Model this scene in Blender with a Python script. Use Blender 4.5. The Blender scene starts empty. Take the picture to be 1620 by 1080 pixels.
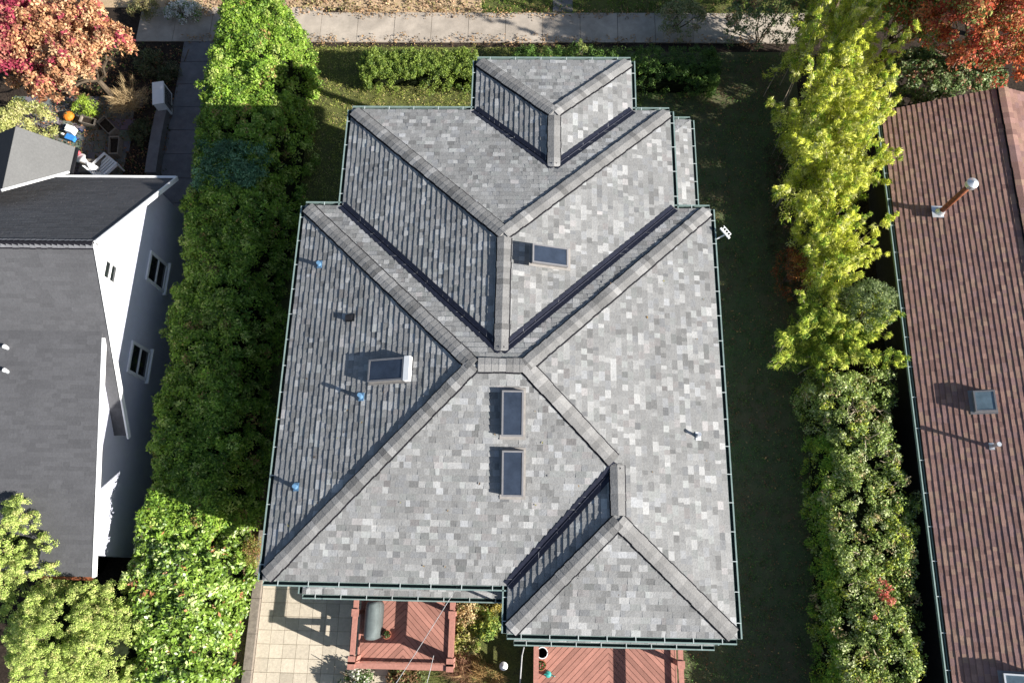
import bpy, math, random
import numpy as np
from mathutils import Matrix, Vector
random.seed(7); rng = np.random.default_rng(7)
SC = bpy.context.scene
COL = SC.collection
# ------------------------------------------------------------------ camera, sky, sun
H = 6.8                                   # eave height of the grey-roofed house above the ground
CR = np.array([[0.9995291955, -0.0136905487, 0.0274582618],
               [0.0212892477, 0.9539044863, -0.2993543035],
               [-0.0220942345, 0.2997979319, 0.9537468453]])
CP = np.array([6.27364, 0.129208, 18.573824 + H]); CF = 1200.0
cam = bpy.data.cameras.new('camera'); camo = bpy.data.objects.new('camera', cam); COL.objects.link(camo)
M4 = np.eye(4); M4[:3, :3] = CR; M4[:3, 3] = CP
camo.matrix_world = Matrix(M4.tolist())
cam.sensor_width = 36; cam.lens = CF/1620*36; cam.clip_end = 500; cam.clip_start = .5
SC.camera = camo
SUN_EL, SUN_AZ = math.radians(27.3), math.radians(-21)     # azimuth from +X
sd = Vector((math.cos(SUN_EL)*math.cos(SUN_AZ), math.cos(SUN_EL)*math.sin(SUN_AZ), math.sin(SUN_EL)))
w = bpy.data.worlds.new('World'); SC.world = w; w.use_nodes = True
nt = w.node_tree; sky = nt.nodes.new('ShaderNodeTexSky'); sky.sky_type = 'NISHITA'; sky.sun_disc = False
sky.sun_elevation = SUN_EL; sky.sun_rotation = math.atan2(sd.x, sd.y)
bg = nt.nodes['Background']; nt.links.new(sky.outputs[0], bg.inputs[0]); bg.inputs[1].default_value = 0.06
sl = bpy.data.lights.new('sun', 'SUN'); slo = bpy.data.objects.new('sun', sl); COL.objects.link(slo)
sl.energy = 5.0; sl.angle = math.radians(.5); sl.color = (1, .96, .90)
slo.rotation_euler = sd.to_track_quat('Z', 'Y').to_euler(); slo.location = (30, -10, 30)
SC.view_settings.view_transform = 'Standard'; SC.view_settings.look = 'None'
SC.view_settings.exposure = 1.18; SC.view_settings.gamma = 1

# ------------------------------------------------------------------ placing helpers
def ray(px, py): return CR @ np.array([(px-810)/CF, -(py-540)/CF, -1.0])
def U(px, py, z):
    d = ray(px, py); return CP + d*((z-CP[2])/d[2])
def UP(px, py, n, c):                     # onto the plane n.p = c
    n = np.array(n, float); d = ray(px, py); return CP + d*((c-n@CP)/(n@d))
V = lambda *a: np.array(a, float)
def nrm(v): v = np.asarray(v, float); return v/np.linalg.norm(v)

# ------------------------------------------------------------------ materials
def mat(name, rgb=(.5, .5, .5), rough=.8, attr=False, nscale=8, namp=.25, bump=0.0, metal=0.0, trans=0.0, wood=None, big=0.0, spec=.3, fine=0.0):
    m = bpy.data.materials.new(name); m.use_nodes = True; N = m.node_tree.nodes; L = m.node_tree.links
    b = N['Principled BSDF']; b.inputs['Roughness'].default_value = rough; b.inputs['Metallic'].default_value = metal
    b.inputs['Specular IOR Level'].default_value = spec
    tc = N.new('ShaderNodeTexCoord')
    if attr:
        a = N.new('ShaderNodeAttribute'); a.attribute_name = 'tone'; src = a.outputs['Color']
    else:
        r = N.new('ShaderNodeRGB'); r.outputs[0].default_value = (*rgb, 1); src = r.outputs[0]
    def mulnoise(src, sc, amp, vecscale=None):
        n = N.new('ShaderNodeTexNoise'); n.inputs['Scale'].default_value = sc; n.inputs['Detail'].default_value = 6; n.inputs['Roughness'].default_value = .65
        if vecscale:
            mp = N.new('ShaderNodeMapping'); mp.inputs['Scale'].default_value = vecscale; L.new(tc.outputs['Object'], mp.inputs[0]); L.new(mp.outputs[0], n.inputs['Vector'])
        else: L.new(tc.outputs['Object'], n.inputs['Vector'])
        mr = N.new('ShaderNodeMapRange'); mr.inputs[1].default_value = .3; mr.inputs[2].default_value = .7
        mr.inputs[3].default_value = 1-amp; mr.inputs[4].default_value = 1+amp; L.new(n.outputs[0], mr.inputs[0])
        v = N.new('ShaderNodeVectorMath'); v.operation = 'SCALE'; L.new(src, v.inputs[0]); L.new(mr.outputs[0], v.inputs['Scale'])
        return v.outputs[0], n
    src, n1 = mulnoise(src, nscale, namp, wood)
    if big: src, _ = mulnoise(src, .45, big)
    if fine: src, _ = mulnoise(src, 60, fine)
    L.new(src, b.inputs['Base Color'])
    if bump:
        bp = N.new('ShaderNodeBump'); bp.inputs['Strength'].default_value = bump; bp.inputs['Distance'].default_value = .02
        L.new(n1.outputs[0], bp.inputs['Height']); L.new(bp.outputs[0], b.inputs['Normal'])
    if trans:
        t = N.new('ShaderNodeBsdfTranslucent'); L.new(src, t.inputs[0]); mx = N.new('ShaderNodeMixShader'); mx.inputs[0].default_value = trans
        L.new(b.outputs[0], mx.inputs[1]); L.new(t.outputs[0], mx.inputs[2]); L.new(mx.outputs[0], N['Material Output'].inputs[0])
    return m
def glass(name, rgb=(.04, .07, .12)):
    m = mat(name, rgb, .06, nscale=3, namp=.3, spec=.8); return m
def ground_mat(name, cols, scales=(.5, 3, 25), bump=.6):
    """layered noise between colours a,b,c"""
    m = bpy.data.materials.new(name); m.use_nodes = True; N = m.node_tree.nodes; L = m.node_tree.links
    b = N['Principled BSDF']; b.inputs['Roughness'].default_value = .95; b.inputs['Specular IOR Level'].default_value = .1
    tc = N.new('ShaderNodeTexCoord'); prev = None
    for i, (sc, c) in enumerate(zip(scales, cols[1:])):
        n = N.new('ShaderNodeTexNoise'); n.inputs['Scale'].default_value = sc; n.inputs['Detail'].default_value = 8; n.inputs['Roughness'].default_value = .7
        L.new(tc.outputs['Object'], n.inputs['Vector'])
        mr = N.new('ShaderNodeMapRange'); mr.inputs[1].default_value = .42; mr.inputs[2].default_value = .62; L.new(n.outputs[0], mr.inputs[0])
        mx = N.new('ShaderNodeMix'); mx.data_type = 'RGBA'; L.new(mr.outputs[0], mx.inputs[0])
        if prev is None: mx.inputs[6].default_value = (*cols[0], 1)
        else: L.new(prev, mx.inputs[6])
        mx.inputs[7].default_value = (*c, 1); prev = mx.outputs[2]; last = n
    L.new(prev, b.inputs['Base Color'])
    bp = N.new('ShaderNodeBump'); bp.inputs['Strength'].default_value = bump; bp.inputs['Distance'].default_value = .03
    L.new(last.outputs[0], bp.inputs['Height']); L.new(bp.outputs[0], b.inputs['Normal'])
    return m
M = {}
M['shingle'] = mat('grey_shingle', attr=True, rough=.95, nscale=22, namp=.13, bump=.5, spec=.15, big=.10, fine=.10)
M['brownroof'] = mat('brown_shingle', attr=True, rough=.95, nscale=30, namp=.12, bump=.4, spec=.12, big=.06)
M['flatgrey'] = mat('charcoal_shingle', attr=True, rough=.95, nscale=14, namp=.10, bump=.3, spec=.12, big=.08, fine=.1)
M['valley'] = mat('valley_metal', (.018, .02, .034), .45, metal=.3, nscale=12, namp=.25)
M['gutter'] = mat('green_grey_gutter', (.20, .27, .25), .4, nscale=5, namp=.15, metal=.1)
M['gutter_in'] = mat('gutter_inside', (.016, .03, .03), .8, nscale=20, namp=.5)
M['hanger'] = mat('hanger_metal', (.42, .47, .46), .4, nscale=5, namp=.1)
M['white'] = mat('white_paint', (.80, .80, .79), .6, nscale=5, namp=.05)
M['wallblue'] = mat('blue_grey_siding', (.10, .14, .19), .8, nscale=5, namp=.1)
M['wallwhite'] = mat('pale_wall_render', (.56, .57, .66), .85, nscale=4, namp=.05, big=.04)
M['wallbrown'] = mat('dark_siding', (.05, .045, .045), .9)
M['soffit'] = mat('soffit_paint', (.4, .42, .42), .8)
M['glass'] = glass('skylight_glass', (.03, .04, .06)); M['wglass'] = glass('window_glass', (.015, .018, .02))
M['frame'] = mat('skylight_frame', (.22, .215, .22), .45, metal=.3, nscale=8, namp=.1)
M['copper'] = mat('tan_flashing', (.42, .33, .26), .5, nscale=8, namp=.2)
M['blue'] = mat('blue_flashing', (.11, .22, .35), .5, nscale=30, namp=.15)
M['black'] = mat('black_plastic', (.012, .012, .014), .5, nscale=8)
M['steel'] = mat('galvanised_steel', (.62, .64, .66), .35, metal=.6, nscale=12, namp=.15)
M['rust'] = mat('rusty_pipe', (.22, .07, .03), .7, nscale=9, namp=.4)
M['deck'] = mat('stained_deck_wood', attr=True, rough=.8, nscale=3, namp=.12, wood=(1, 1, 1), bump=.2, fine=.1)
M['rail'] = mat('stained_rail_wood', (.38, .175, .135), .75, nscale=14, namp=.2)
M['conc'] = mat('concrete', (.36, .31, .255), .95, nscale=2, namp=.18, bump=.25, big=.25, fine=.15)
M['concdark'] = mat('old_concrete', (.17, .16, .16), .95, nscale=3, namp=.2, bump=.2, big=.2, fine=.15)
M['paver'] = mat('tan_paver', attr=True, rough=.95, nscale=12, namp=.12, bump=.3, fine=.12)
M['cover'] = mat('grey_fabric_cover', (.10, .12, .12), .7, nscale=4, namp=.2, bump=.4)
M['patiobed'] = mat('joint_sand', (.30, .25, .18), .95, nscale=8, namp=.2)
M['timber'] = mat('weathered_timber', (.20, .17, .14), .9, nscale=9, namp=.3, wood=(1, 1, 1))
M['bark'] = mat('bark', (.10, .075, .05), .95, nscale=14, namp=.4, bump=.6)
M['palebark'] = mat('pale_twig', (.32, .26, .19), .9, nscale=14, namp=.3)
M['core'] = mat('dark_core', (.012, .016, .008), 1, nscale=10, namp=.5, bump=.8, spec=0)  # near-black colour of the added solid cores inside the foliage
M['leaf'] = mat('leaf', attr=True, rough=.5, nscale=6, namp=.1, trans=.35, spec=.35)
M['glossleaf'] = mat('glossy_leaf', attr=True, rough=.42, nscale=6, namp=.1, trans=.15, spec=.6)
M['softleaf'] = mat('soft_leaf', attr=True, rough=.75, nscale=6, namp=.1, trans=.3, spec=.15)
M['lawn'] = ground_mat('lawn_ground', [(.055, .075, .022), (.12, .12, .035), (.05, .045, .028), (.14, .15, .045)], (.35, 2.2, 30))
M['dry'] = ground_mat('dry_grass_ground', [(.40, .29, .17), (.30, .24, .12), (.45, .32, .22)], (.8, 18))
M['soil'] = ground_mat('soil_ground', [(.035, .026, .02), (.065, .048, .036), (.02, .015, .012)], (1.2, 14))
M['sideyard'] = ground_mat('side_yard_ground', [(.07, .13, .045), (.14, .10, .06), (.05, .075, .03), (.13, .12, .07)], (.3, 2.5, 24))
M['terracotta'] = mat('terracotta', (.35, .12, .07), .8)
M['red'] = mat('red_paint', (.40, .06, .05), .6, nscale=20, namp=.3)
M['teal'] = mat('teal_plastic', (.05, .36, .32), .4)
M['orange'] = mat('pumpkin_skin', (.62, .19, .02), .5)
M['stem'] = mat('pumpkin_stem', (.12, .13, .04), .8)
M['bluep'] = mat('blue_plastic', (.04, .22, .60), .4)
M['navy'] = mat('navy_plastic', (.02, .03, .08), .5)
M['cloth'] = mat('white_cloth', (.82, .80, .78), .9, nscale=6, namp=.06)
M['pink'] = mat('pink_cloth', (.6, .12, .14), .9)
M['cable'] = mat('grey_cable', (.38, .38, .38), .6)

# ------------------------------------------------------------------ mesh builder
class MB:
    def __init__(s): s.v = []; s.f = []; s.m = []; s.t = []; s.tone = (1, 1, 1)
    def add(s, verts, faces, mi=0, tone=None):
        k = len(s.v); s.v += [tuple(map(float, p)) for p in verts]
        for f in faces: s.f.append([k+i for i in f]); s.m.append(mi); s.t.append(tone or s.tone)
    def box(s, lo, hi, mi=0, tone=None, frame=None):
        x0, y0, z0 = lo; x1, y1, z1 = hi
        p = [V(x, y, z) for z in (z0, z1) for x, y in ((x0, y0), (x1, y0), (x1, y1), (x0, y1))]
        if frame is not None: p = [frame[0]+q[0]*frame[1]+q[1]*frame[2]+q[2]*frame[3] for q in p]
        s.add(p, [(3, 2, 1, 0), (4, 5, 6, 7), (0, 1, 5, 4), (1, 2, 6, 5), (2, 3, 7, 6), (3, 0, 4, 7)], mi, tone)
    def prism(s, bot, top, mi=0, tone=None):
        n = len(bot); s.add(list(bot)+list(top), [tuple(range(n))[::-1], tuple(range(n, 2*n))]+[(i, (i+1) % n, n+(i+1) % n, n+i) for i in range(n)], mi, tone)
    def bar(s, a, b, w, h, up=(0, 0, 1), mi=0, tone=None):
        a = V(*a); b = V(*b); d = b-a; l = np.linalg.norm(d); d /= l; sx = np.cross(d, up); sx = nrm(sx); uz = np.cross(sx, d)
        s.box((0, -w/2, -h/2), (l, w/2, h/2), mi, tone, (a, d, sx, uz))
    def tube(s, pts, rad, n=8, mi=0, tone=None, cap=True):
        pts = [V(*p) for p in pts]; rad = rad if hasattr(rad, '__len__') else [rad]*len(pts); vs = []; ref = None
        for i, p in enumerate(pts):
            d = nrm(pts[min(i+1, len(pts)-1)]-pts[max(i-1, 0)])
            if ref is None: ref = V(1, 0, 0) if abs(d[0]) < .8 else V(0, 1, 0)
            a = nrm(np.cross(d, ref)); b = np.cross(d, a); ref = -np.cross(d, a) if False else ref
            vs += [p+rad[i]*(math.cos(2*math.pi*k/n)*a+math.sin(2*math.pi*k/n)*b) for k in range(n)]
        fs = [(i*n+k, i*n+(k+1) % n, (i+1)*n+(k+1) % n, (i+1)*n+k) for i in range(len(pts)-1) for k in range(n)]
        if cap: fs += [tuple(range(n))[::-1], tuple((len(pts)-1)*n+k for k in range(n))]
        s.add(vs, fs, mi, tone)
    def build(s, name, mats, parent=None, smooth=False):
        me = bpy.data.meshes.new(name); me.from_pydata(s.v, [], s.f)
        for mm in (mats if isinstance(mats, (list, tuple)) else [mats]): me.materials.append(mm)
        me.polygons.foreach_set('material_index', s.m)
        a = me.attributes.new('tone', 'FLOAT_COLOR', 'FACE'); a.data.foreach_set('color', np.array([(*t[:3], 1) for t in s.t], np.float32).ravel())
        if smooth: me.polygons.foreach_set('use_smooth', [True]*len(s.f))
        me.update(); o = bpy.data.objects.new(name, me); COL.objects.link(o)
        if parent is not None: link(o, parent)
        return o
def link(o, parent):
    o.parent = parent; o.matrix_parent_inverse = parent_world(parent).inverted()
def parent_world(p):
    m = p.matrix_basis.copy()
    if p.parent: m = parent_world(p.parent) @ p.matrix_parent_inverse @ m
    return m
def thing(name, label, cat, loc=(0, 0, 0), group=None):
    o = bpy.data.objects.new(name, None); COL.objects.link(o); o.location = tuple(map(float, loc)); o.empty_display_size = .2
    return tag(o, label, cat, group)
def tag(o, label, cat, group=None):
    o['label'] = label; o['category'] = cat
    if group: o['group'] = group
    return o
def struct(o): o['kind'] = 'structure'; return o

# ------------------------------------------------------------------ shingled plane: real stepped courses of separate tabs
def clip(poly, a, b, c):                  # keep a*x+b*y+c >= 0
    out = []
    for i in range(len(poly)):
        p, q = poly[i], poly[(i+1) % len(poly)]; dp = a*p[0]+b*p[1]+c; dq = a*q[0]+b*q[1]+c
        if dp >= 0: out.append(p)
        if (dp > 0) != (dq > 0) and abs(dp-dq) > 1e-12: t = dp/(dp-dq); out.append((p[0]+t*(q[0]-p[0]), p[1]+t*(q[1]-p[1])))
    return out
def halfplanes(poly):
    ar = sum(poly[i][0]*poly[(i+1) % len(poly)][1]-poly[(i+1) % len(poly)][0]*poly[i][1] for i in range(len(poly)))
    if ar < 0: poly = poly[::-1]
    hp = []
    for i in range(len(poly)):
        p, q = poly[i], poly[(i+1) % len(poly)]; dx, dy = q[0]-p[0], q[1]-p[1]; hp.append((-dy, dx, dy*p[0]-dx*p[1]))
    return poly, hp
def grey_tone(r=random):
    k = r.random()
    v = r.uniform(.19, .23) if k < .58 else r.uniform(.235, .28) if k < .78 else r.uniform(.29, .36) if k < .89 else r.uniform(.14, .175)
    h = r.random()
    c = (1.0, 1, .985) if h < .7 else (.985, 1.0, 1.015) if h < .85 else (.985, 1.01, .985) if h < .95 else (1.03, .99, .975)
    return (v*c[0], v*c[1], v*c[2])
def cap_tone(r=random):
    v = r.uniform(.17, .23)*(1 if r.random() < .75 else r.choice((.75, 1.35))); return (v*1.02, v, v*.97)
def shingles(mb, polys, seed, e=.15, wr=(.08, .25), lift=.016, raised=.007, tonef=grey_tone, under=.06, course_jit=0):
    """polys: convex 3-D polygons of one plane"""
    P0 = np.array(polys[0]); n = nrm(np.cross(P0[1]-P0[0], P0[2]-P0[0]))
    if n[2] < 0: n = -n
    u = nrm(np.cross(V(0, 0, 1), n)); v = np.cross(n, u)         # v runs up the slope
    o = P0[0]; allp = np.array([p for q in polys for p in q])
    us = (allp-o)@u; vs = (allp-o)@v; v_min = vs.min(); u0, u1 = us.min(), us.max()
    R = random.Random(seed); conv = []
    for q in polys:
        q2 = [((V(*p)-o)@u, (V(*p)-o)@v) for p in q]; conv.append(halfplanes(q2))
        bot = [o+a*u+b*v-under*n for a, b in conv[-1][0]]; top = [p+(under-.004)*n for p in bot]
        mb.prism(bot, top, 0, tonef(R))
    k = 0; va = v_min
    while va < vs.max():
        vb = va+e; x = u0-R.random()*wr[1]
        while x < u1:
            x2 = x+R.uniform(*wr); t = tonef(R); rz = lift+(raised if R.random() < .5 else 0)+R.uniform(0, .003)
            for pl, hp in conv:
                q = [(x, va), (x2, va), (x2, vb), (x, vb)]
                for h in hp:
                    q = clip(q, *h)
                    if len(q) < 3: break
                if len(q) < 3: continue
                top = [o+a*u+b*v+n*(rz+(.002-rz)*(b-va)/e) for a, b in q]; m = len(q)
                k0 = len(mb.v); mb.v += [tuple(p) for p in top]; mb.v += [tuple(p-n*(rz-.001)*(1-(b-va)/e)) for p, (a, b) in zip(top, q)]
                mb.f.append([k0+i for i in range(m)]); mb.m.append(0); mb.t.append(t)
                for i in range(m):
                    j = (i+1) % m
                    if q[i][1] > vb-1e-4 and q[j][1] > vb-1e-4: continue
                    mb.f.append([k0+i, k0+m+i, k0+m+j, k0+j]); mb.m.append(0); mb.t.append(t)
            x = x2
        va = vb
def caps(mb, a, b, n1, n2, seed, hw=.155, step=.16, lift=.065, tonef=cap_tone, trim=.12, dark=True):
    """overlapping folded cap shingles along a hip or ridge from low a to high b; n1,n2 normals of the two planes"""
    a = V(*a); b = V(*b); d = b-a; L = np.linalg.norm(d); d /= L; R = random.Random(seed)
    n1 = nrm(n1); n2 = nrm(n2); s1 = nrm(np.cross(d, n1)); s2 = nrm(np.cross(d, n2)); up = nrm(n1+n2)
    if s1@n2 < 0: pass
    if s1@(n2-n1) > 0: s1 = -s1          # pointing down plane 1
    if s2@(n1-n2) > 0: s2 = -s2
    a = a+d*trim; L -= trim
    t = 0
    while t < L:
        t2 = min(t+step*R.uniform(.9, 1.12), L); c = tonef(R); l0, l1 = lift+.006, lift; jw = hw+R.uniform(-.008, .008)
        pa, pb = a+d*t, a+d*(t2+.03 if t2 < L else t2)
        def sec(p, l): return [p+s1*jw-n1*.02, p+s1*jw+n1*l*.95, p+up*(l-.012), p+s2*jw+n2*l*.95, p+s2*jw-n2*.02]
        A, B = sec(pa, l0), sec(pb, l1)
        if dark: e2 = .042; shadow_strip = [[p+s1*(jw+e2)+n1*.004, p+s1*(jw+e2)+n1*.026, p+up*.03, p+s2*(jw+e2)+n2*.026, p+s2*(jw+e2)+n2*.004] for p in (pa, pa+d*(t2-t))]; mb.add(shadow_strip[0]+shadow_strip[1], [(0, 5, 6, 1), (1, 6, 7, 2), (2, 7, 8, 3), (3, 8, 9, 4)], 0, (.012, .012, .016))  # near-black strip past both cap edges, a painted shadow line
        mb.add(A+B, [(0, 5, 6, 1), (1, 6, 7, 2), (2, 7, 8, 3), (3, 8, 9, 4), (0, 1, 2, 3, 4), (9, 8, 7, 6, 5)], 0, c); t = t2
def valley(mb, a, b, n1, n2, hw=.13, lift=.026):
    a = V(*a); b = V(*b); d = nrm(b-a); n1 = nrm(n1); n2 = nrm(n2); s1 = nrm(np.cross(d, n1)); s2 = nrm(np.cross(d, n2))
    if s1@n2 < 0: s1 = -s1                # up plane 1 (towards where plane 2 looks)
    if s2@n1 < 0: s2 = -s2
    s1, s2 = s1, s2
    up = nrm(n1+n2)
    def sec(p): return [p+s1*hw*-1+n1*.0, p, p]
    # up-slope directions: away from the valley within each plane
    x = nrm(np.cross(d, V(0, 0, 1)))
    def inpl(n, sgn): v = x*sgn; v = v-n*(v@n); return nrm(v)
    sg = 1 if inpl(n1, 1)[2] > 0 else -1
    A1, A2 = inpl(n1, sg), inpl(n2, -sg)
    for p0, p1 in ((a, b),):
        s = lambda p: [p+A1*hw+n1*lift, p+A1*.02+n1*lift*.9, p+up*(lift+.022), p+A2*.02+n2*lift*.9, p+A2*hw+n2*lift, p+A2*hw-n2*.01, p-up*.02, p+A1*hw-n1*.01]
        mb.prism(s(p0), s(p1))
def gutter(parent, a, b, out, size=.115, hang=.69, name='gutter'):
    """trough along eave a-b hanging on the outside (out = outward direction)"""
    a = V(*a); b = V(*b); d = b-a; L = np.linalg.norm(d); d /= L; o = nrm(out); z = V(0, 0, 1); mb = MB()
    F = (a, d, o, z)
    mb.box((0, .0, -.10), (L, .012, -.01), 0, None, F)
    mb.box((0, size-.014, -.10), (L, size, -.005), 0, None, F)
    mb.box((0, size-.030, -.004), (L, size+.004, .010), 0, None, F)
    mb.box((0, .013, -.115), (L, size-.015, -.085), 1, None, F)
    mb.box((-.004, 0, -.116), (0.0, size, -.006), 0, None, F); mb.box((L, 0, -.116), (L+.004, size, -.006), 0, None, F)
    g = mb.build(name, [M['gutter'], M['gutter_in']], parent)
    n = max(1, int(round(L/hang)))
    for i in range(n):
        t = L*(i+.5)/n; h = MB(); h.box((t-.009, -.03, .004), (t+.009, size-.004, .014), 0, None, F); h.box((t-.018, -.055, .006), (t+.018, -.03, .02), 0, None, F)
        h.build('gutter_hanger', M['hanger'], g)
    return g

# ------------------------------------------------------------------ foliage
def foliage(name, m, cen, rad, nper, L, W, pal, parent=None, updir=.6, hang=0.0, jit=.14, seed=1, shell=.4, blobtone=.12, axis=None, axw=0.0, gain=1.3):
    """leaf-sized faces on the surface of many small clumps; pal = list of (weight, rgb)"""
    r = np.random.default_rng(seed); cen = np.asarray(cen, float); nb = len(cen); rad = np.broadcast_to(np.asarray(rad, float), (nb,))
    idx = np.repeat(np.arange(nb), nper); N = len(idx)
    d = r.normal(size=(N, 3)); d[:, 2] += updir; d /= np.linalg.norm(d, axis=1)[:, None]
    rr = shell+(1-shell)*r.random(N)**.6
    P = cen[idx]+d*(rad[idx]*rr)[:, None]
    n = d*.7+r.normal(size=(N, 3))*.55+np.array([0, 0, updir*.6]); n /= np.linalg.norm(n, axis=1)[:, None]
    t = d+r.normal(size=(N, 3))*.6; t[:, 2] -= hang
    if axis is not None: t = t*(1-axw)+np.asarray(axis)[idx]*axw*1.6
    t -= n*(t*n).sum(1)[:, None]; t /= np.linalg.norm(t, axis=1)[:, None]; s = np.cross(n, t)
    l = (L*r.uniform(.65, 1.25, N))[:, None]; wd = (W*r.uniform(.7, 1.2, N))[:, None]
    v = np.stack([P-t*l*.5, P+s*wd*.5-n*wd*.12, P+t*l*.5, P-s*wd*.5-n*wd*.12], 1).reshape(-1, 3)
    ws = np.array([p[0] for p in pal], float); ws /= ws.sum(); cols = np.array([p[1] for p in pal])
    bc = r.choice(len(pal), nb, p=ws); lc = r.choice(len(pal), N, p=ws); pick = np.where(r.random(N) < .6, bc[idx], lc)
    c = cols[pick]*(1+r.normal(size=(N, 1))*jit)*(1+r.normal(size=(nb, 1))[idx]*blobtone); c = np.clip(c, .004, .9)
    me = bpy.data.meshes.new(name); me.vertices.add(4*N); me.vertices.foreach_set('co', v.astype(np.float32).ravel())
    me.loops.add(4*N); me.loops.foreach_set('vertex_index', np.arange(4*N, dtype=np.int32)); me.polygons.add(N)
    me.polygons.foreach_set('loop_start', np.arange(0, 4*N, 4, dtype=np.int32)); me.polygons.foreach_set('loop_total', np.full(N, 4, np.int32))
    a = me.attributes.new('tone', 'FLOAT_COLOR', 'FACE'); a.data.foreach_set('color', np.concatenate([np.clip(c*gain, 0, .85), np.ones((N, 1))], 1).astype(np.float32).ravel())
    me.materials.append(m); me.update(calc_edges=True)
    o = bpy.data.objects.new(name, me); COL.objects.link(o)
    if parent is not None: link(o, parent)
    return o
def limb(mb, a, b, r0, r1, bend=.1, n=6, seed=0):
    R = random.Random(seed); a = V(*a); b = V(*b); L = np.linalg.norm(b-a)
    pts = [a+(b-a)*t+V(R.uniform(-1, 1), R.uniform(-1, 1), R.uniform(-.3, .6))*bend*L*math.sin(math.pi*t)*.5 for t in (0, .25, .5, .75, 1)]
    mb.tube(pts, [r0+(r1-r0)*t for t in (0, .25, .5, .75, 1)], n)

# ================================================================== SETTING
def sheet(name, pts, z, m, nx=1):
    mb = MB(); mb.add([V(p[0], p[1], z) for p in pts], [tuple(range(len(pts)))]); return struct(mb.build(name, m))
def px(lst, z=0): return [U(x, y, z)[:2] for x, y in lst]
sheet('ground', [(-150, -120), (180, -120), (180, 160), (-150, 160)], -.02, M['soil'])
sheet('back_lawn', [(-4, -14), (13, -14), (13, 8), (-4, 8)], -.012, M['lawn'])
sheet('front_lawn', [(-2.9, 8), (9.2, 8), (9.2, 20.4), (-2.9, 20.4)], -.008, M['lawn'])
sheet('side_lawn', [(9.2, -14), (16.4, -14), (16.4, 20.2), (9.2, 20.2)], -.004, M['sideyard'])
sheet('verge', [(-1.6, 22.0), (4.0, 22.0), (4.0, 26), (-1.6, 26)], -.004, M['dry'])
sheet('verge_west', [(-12, 22.3), (-1.6, 22.3), (-1.6, 26), (-12, 26)], -.008, M['dry'])
sheet('verge_east', [(4.0, 21.9), (30, 21.9), (30, 26), (4.0, 26)], -.004, M['lawn'])
# front pavement in slabs with open joints
mb = MB(); R = random.Random(3); x = -10.0
while x < 17:
    x2 = x+1.5; y0 = 20.62; mb.box((x+.008, y0, -.03), (x2-.008, y0+1.42+(.25 if x < -3 else 0), .03+R.uniform(-.006, .006))); x = x2
struct(mb.build('pavement', M['conc']))
mb = MB(); mb.box((6.9, 22.1, -.02), (7.7, 25, .028)); struct(mb.build('garden_path', M['concdark']))
# the neighbour's drive and yard beside the hedge
mb = MB(); R = random.Random(4)
for i in range(14):
    y = 6+i*1.05; mb.box((-8.0, y+.01, -.02), (-5.3, y+1.04, .022+R.uniform(-.006, .006)))
struct(mb.build('driveway', M['concdark']))
mb = MB(); R = random.Random(5)
yy = 13.0
while yy < 18.0:
    xx = -14.5+R.uniform(0, .3)
    while xx < -9.6:
        w_ = R.uniform(.4, .62); mb.box((xx, yy, -.02), (xx+w_-.015, yy+.485, .02+R.uniform(-.004, .004)), 0, tuple(R.uniform(.12, .17)*c for c in (1, .97, .93))); xx += w_
    yy += .5
struct(mb.build('courtyard_paving', M['paver']))
sheet('patio_bed', [(-2.27, -8.6), (2.0, -8.6), (2.0, 2.2), (-2.27, 2.2)], .018, M['patiobed'])
# tan patio of square pavers behind the grey-roofed house
mb = MB(); R = random.Random(6)
for i in range(12):
    for j in range(26):
        x0_ = -2.25+i*.42-.0; y0_ = -8.5+j*.41; t = R.uniform(.47, .55)*(1 if R.random() < .9 else .85); 
        if x0_ > 1.6: continue
        mb.box((x0_, y0_, -.02), (x0_+.408, y0_+.398, .03+R.uniform(-.003, .003)), 0, (t, t*.87, t*.68))
struct(mb.build('patio', M['paver']))
sheet('planting_bed', [(-3.4, -9), (-2.55, -9), (-2.55, 3), (-3.4, 3)], .01, ground_mat('bed_ground', [(.20, .13, .08), (.10, .07, .05), (.28, .19, .12)], (1.5, 14)))
mb = MB(); R = random.Random(8)
for j in range(10): mb.box((-2.54, -9+j*1.05, -.05), (-2.27, -9+j*1.05+1.04, .18), 0, None)
tag(mb.build('retaining_wall', M['timber']), 'low grey timber edging between the tan patio and the soil bed under the hedge', 'garden edging')

# ================================================================== MAIN HOUSE
s = .32; D = 9.7746; A = 5.773; EE = 1.042; u0, u1 = 1.0265, 10.0377; T = D+3.051; p0, p1 = 4.548, 8.991; Q = T+1.686; W = 11.0
hm = D/2; uc = (u0+u1)/2; uh = (u1-u0)/2; pc = (p0+p1)/2; ph = (p1-p0)/2; xc = 8.27; ze = W-xc
yb = D-uh; yv = ze; yf = 1.45
Z = lambda x, y, z: V(x, y, z+H)
house = thing('house', 'large hipped house with variegated grey shingle roof, skylights and green gutters between the hedges', 'house', (5.5, 5, 0))
RL, RR = Z(hm, hm, s*hm), Z(W-hm, hm, s*hm)
nL, nR, nB, nT = nrm((-s, 0, 1)), nrm((s, 0, 1)), nrm((0, -s, 1)), nrm((0, s, 1))
BL, TL, TR, BR = Z(0, 0, 0), Z(0, D, 0), Z(W, D, 0), Z(W, -EE, 0)
X1, X2 = Z(xc, yv, s*ze), Z(xc, yf, s*ze); AI, AE = Z(A, 0, 0), Z(A, -EE, 0)
UL, UR, ILt, IRt = Z(u0, T, 0), Z(u1, T, 0), Z(u0, D, 0), Z(u1, D, 0)
F1, F2 = Z(uc, T-uh, s*uh), Z(uc, yb, s*uh)
PL, PR, PIL, PIR = Z(p0, Q, 0), Z(p1, Q, 0), Z(p0, T, 0), Z(p1, T, 0)
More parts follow.
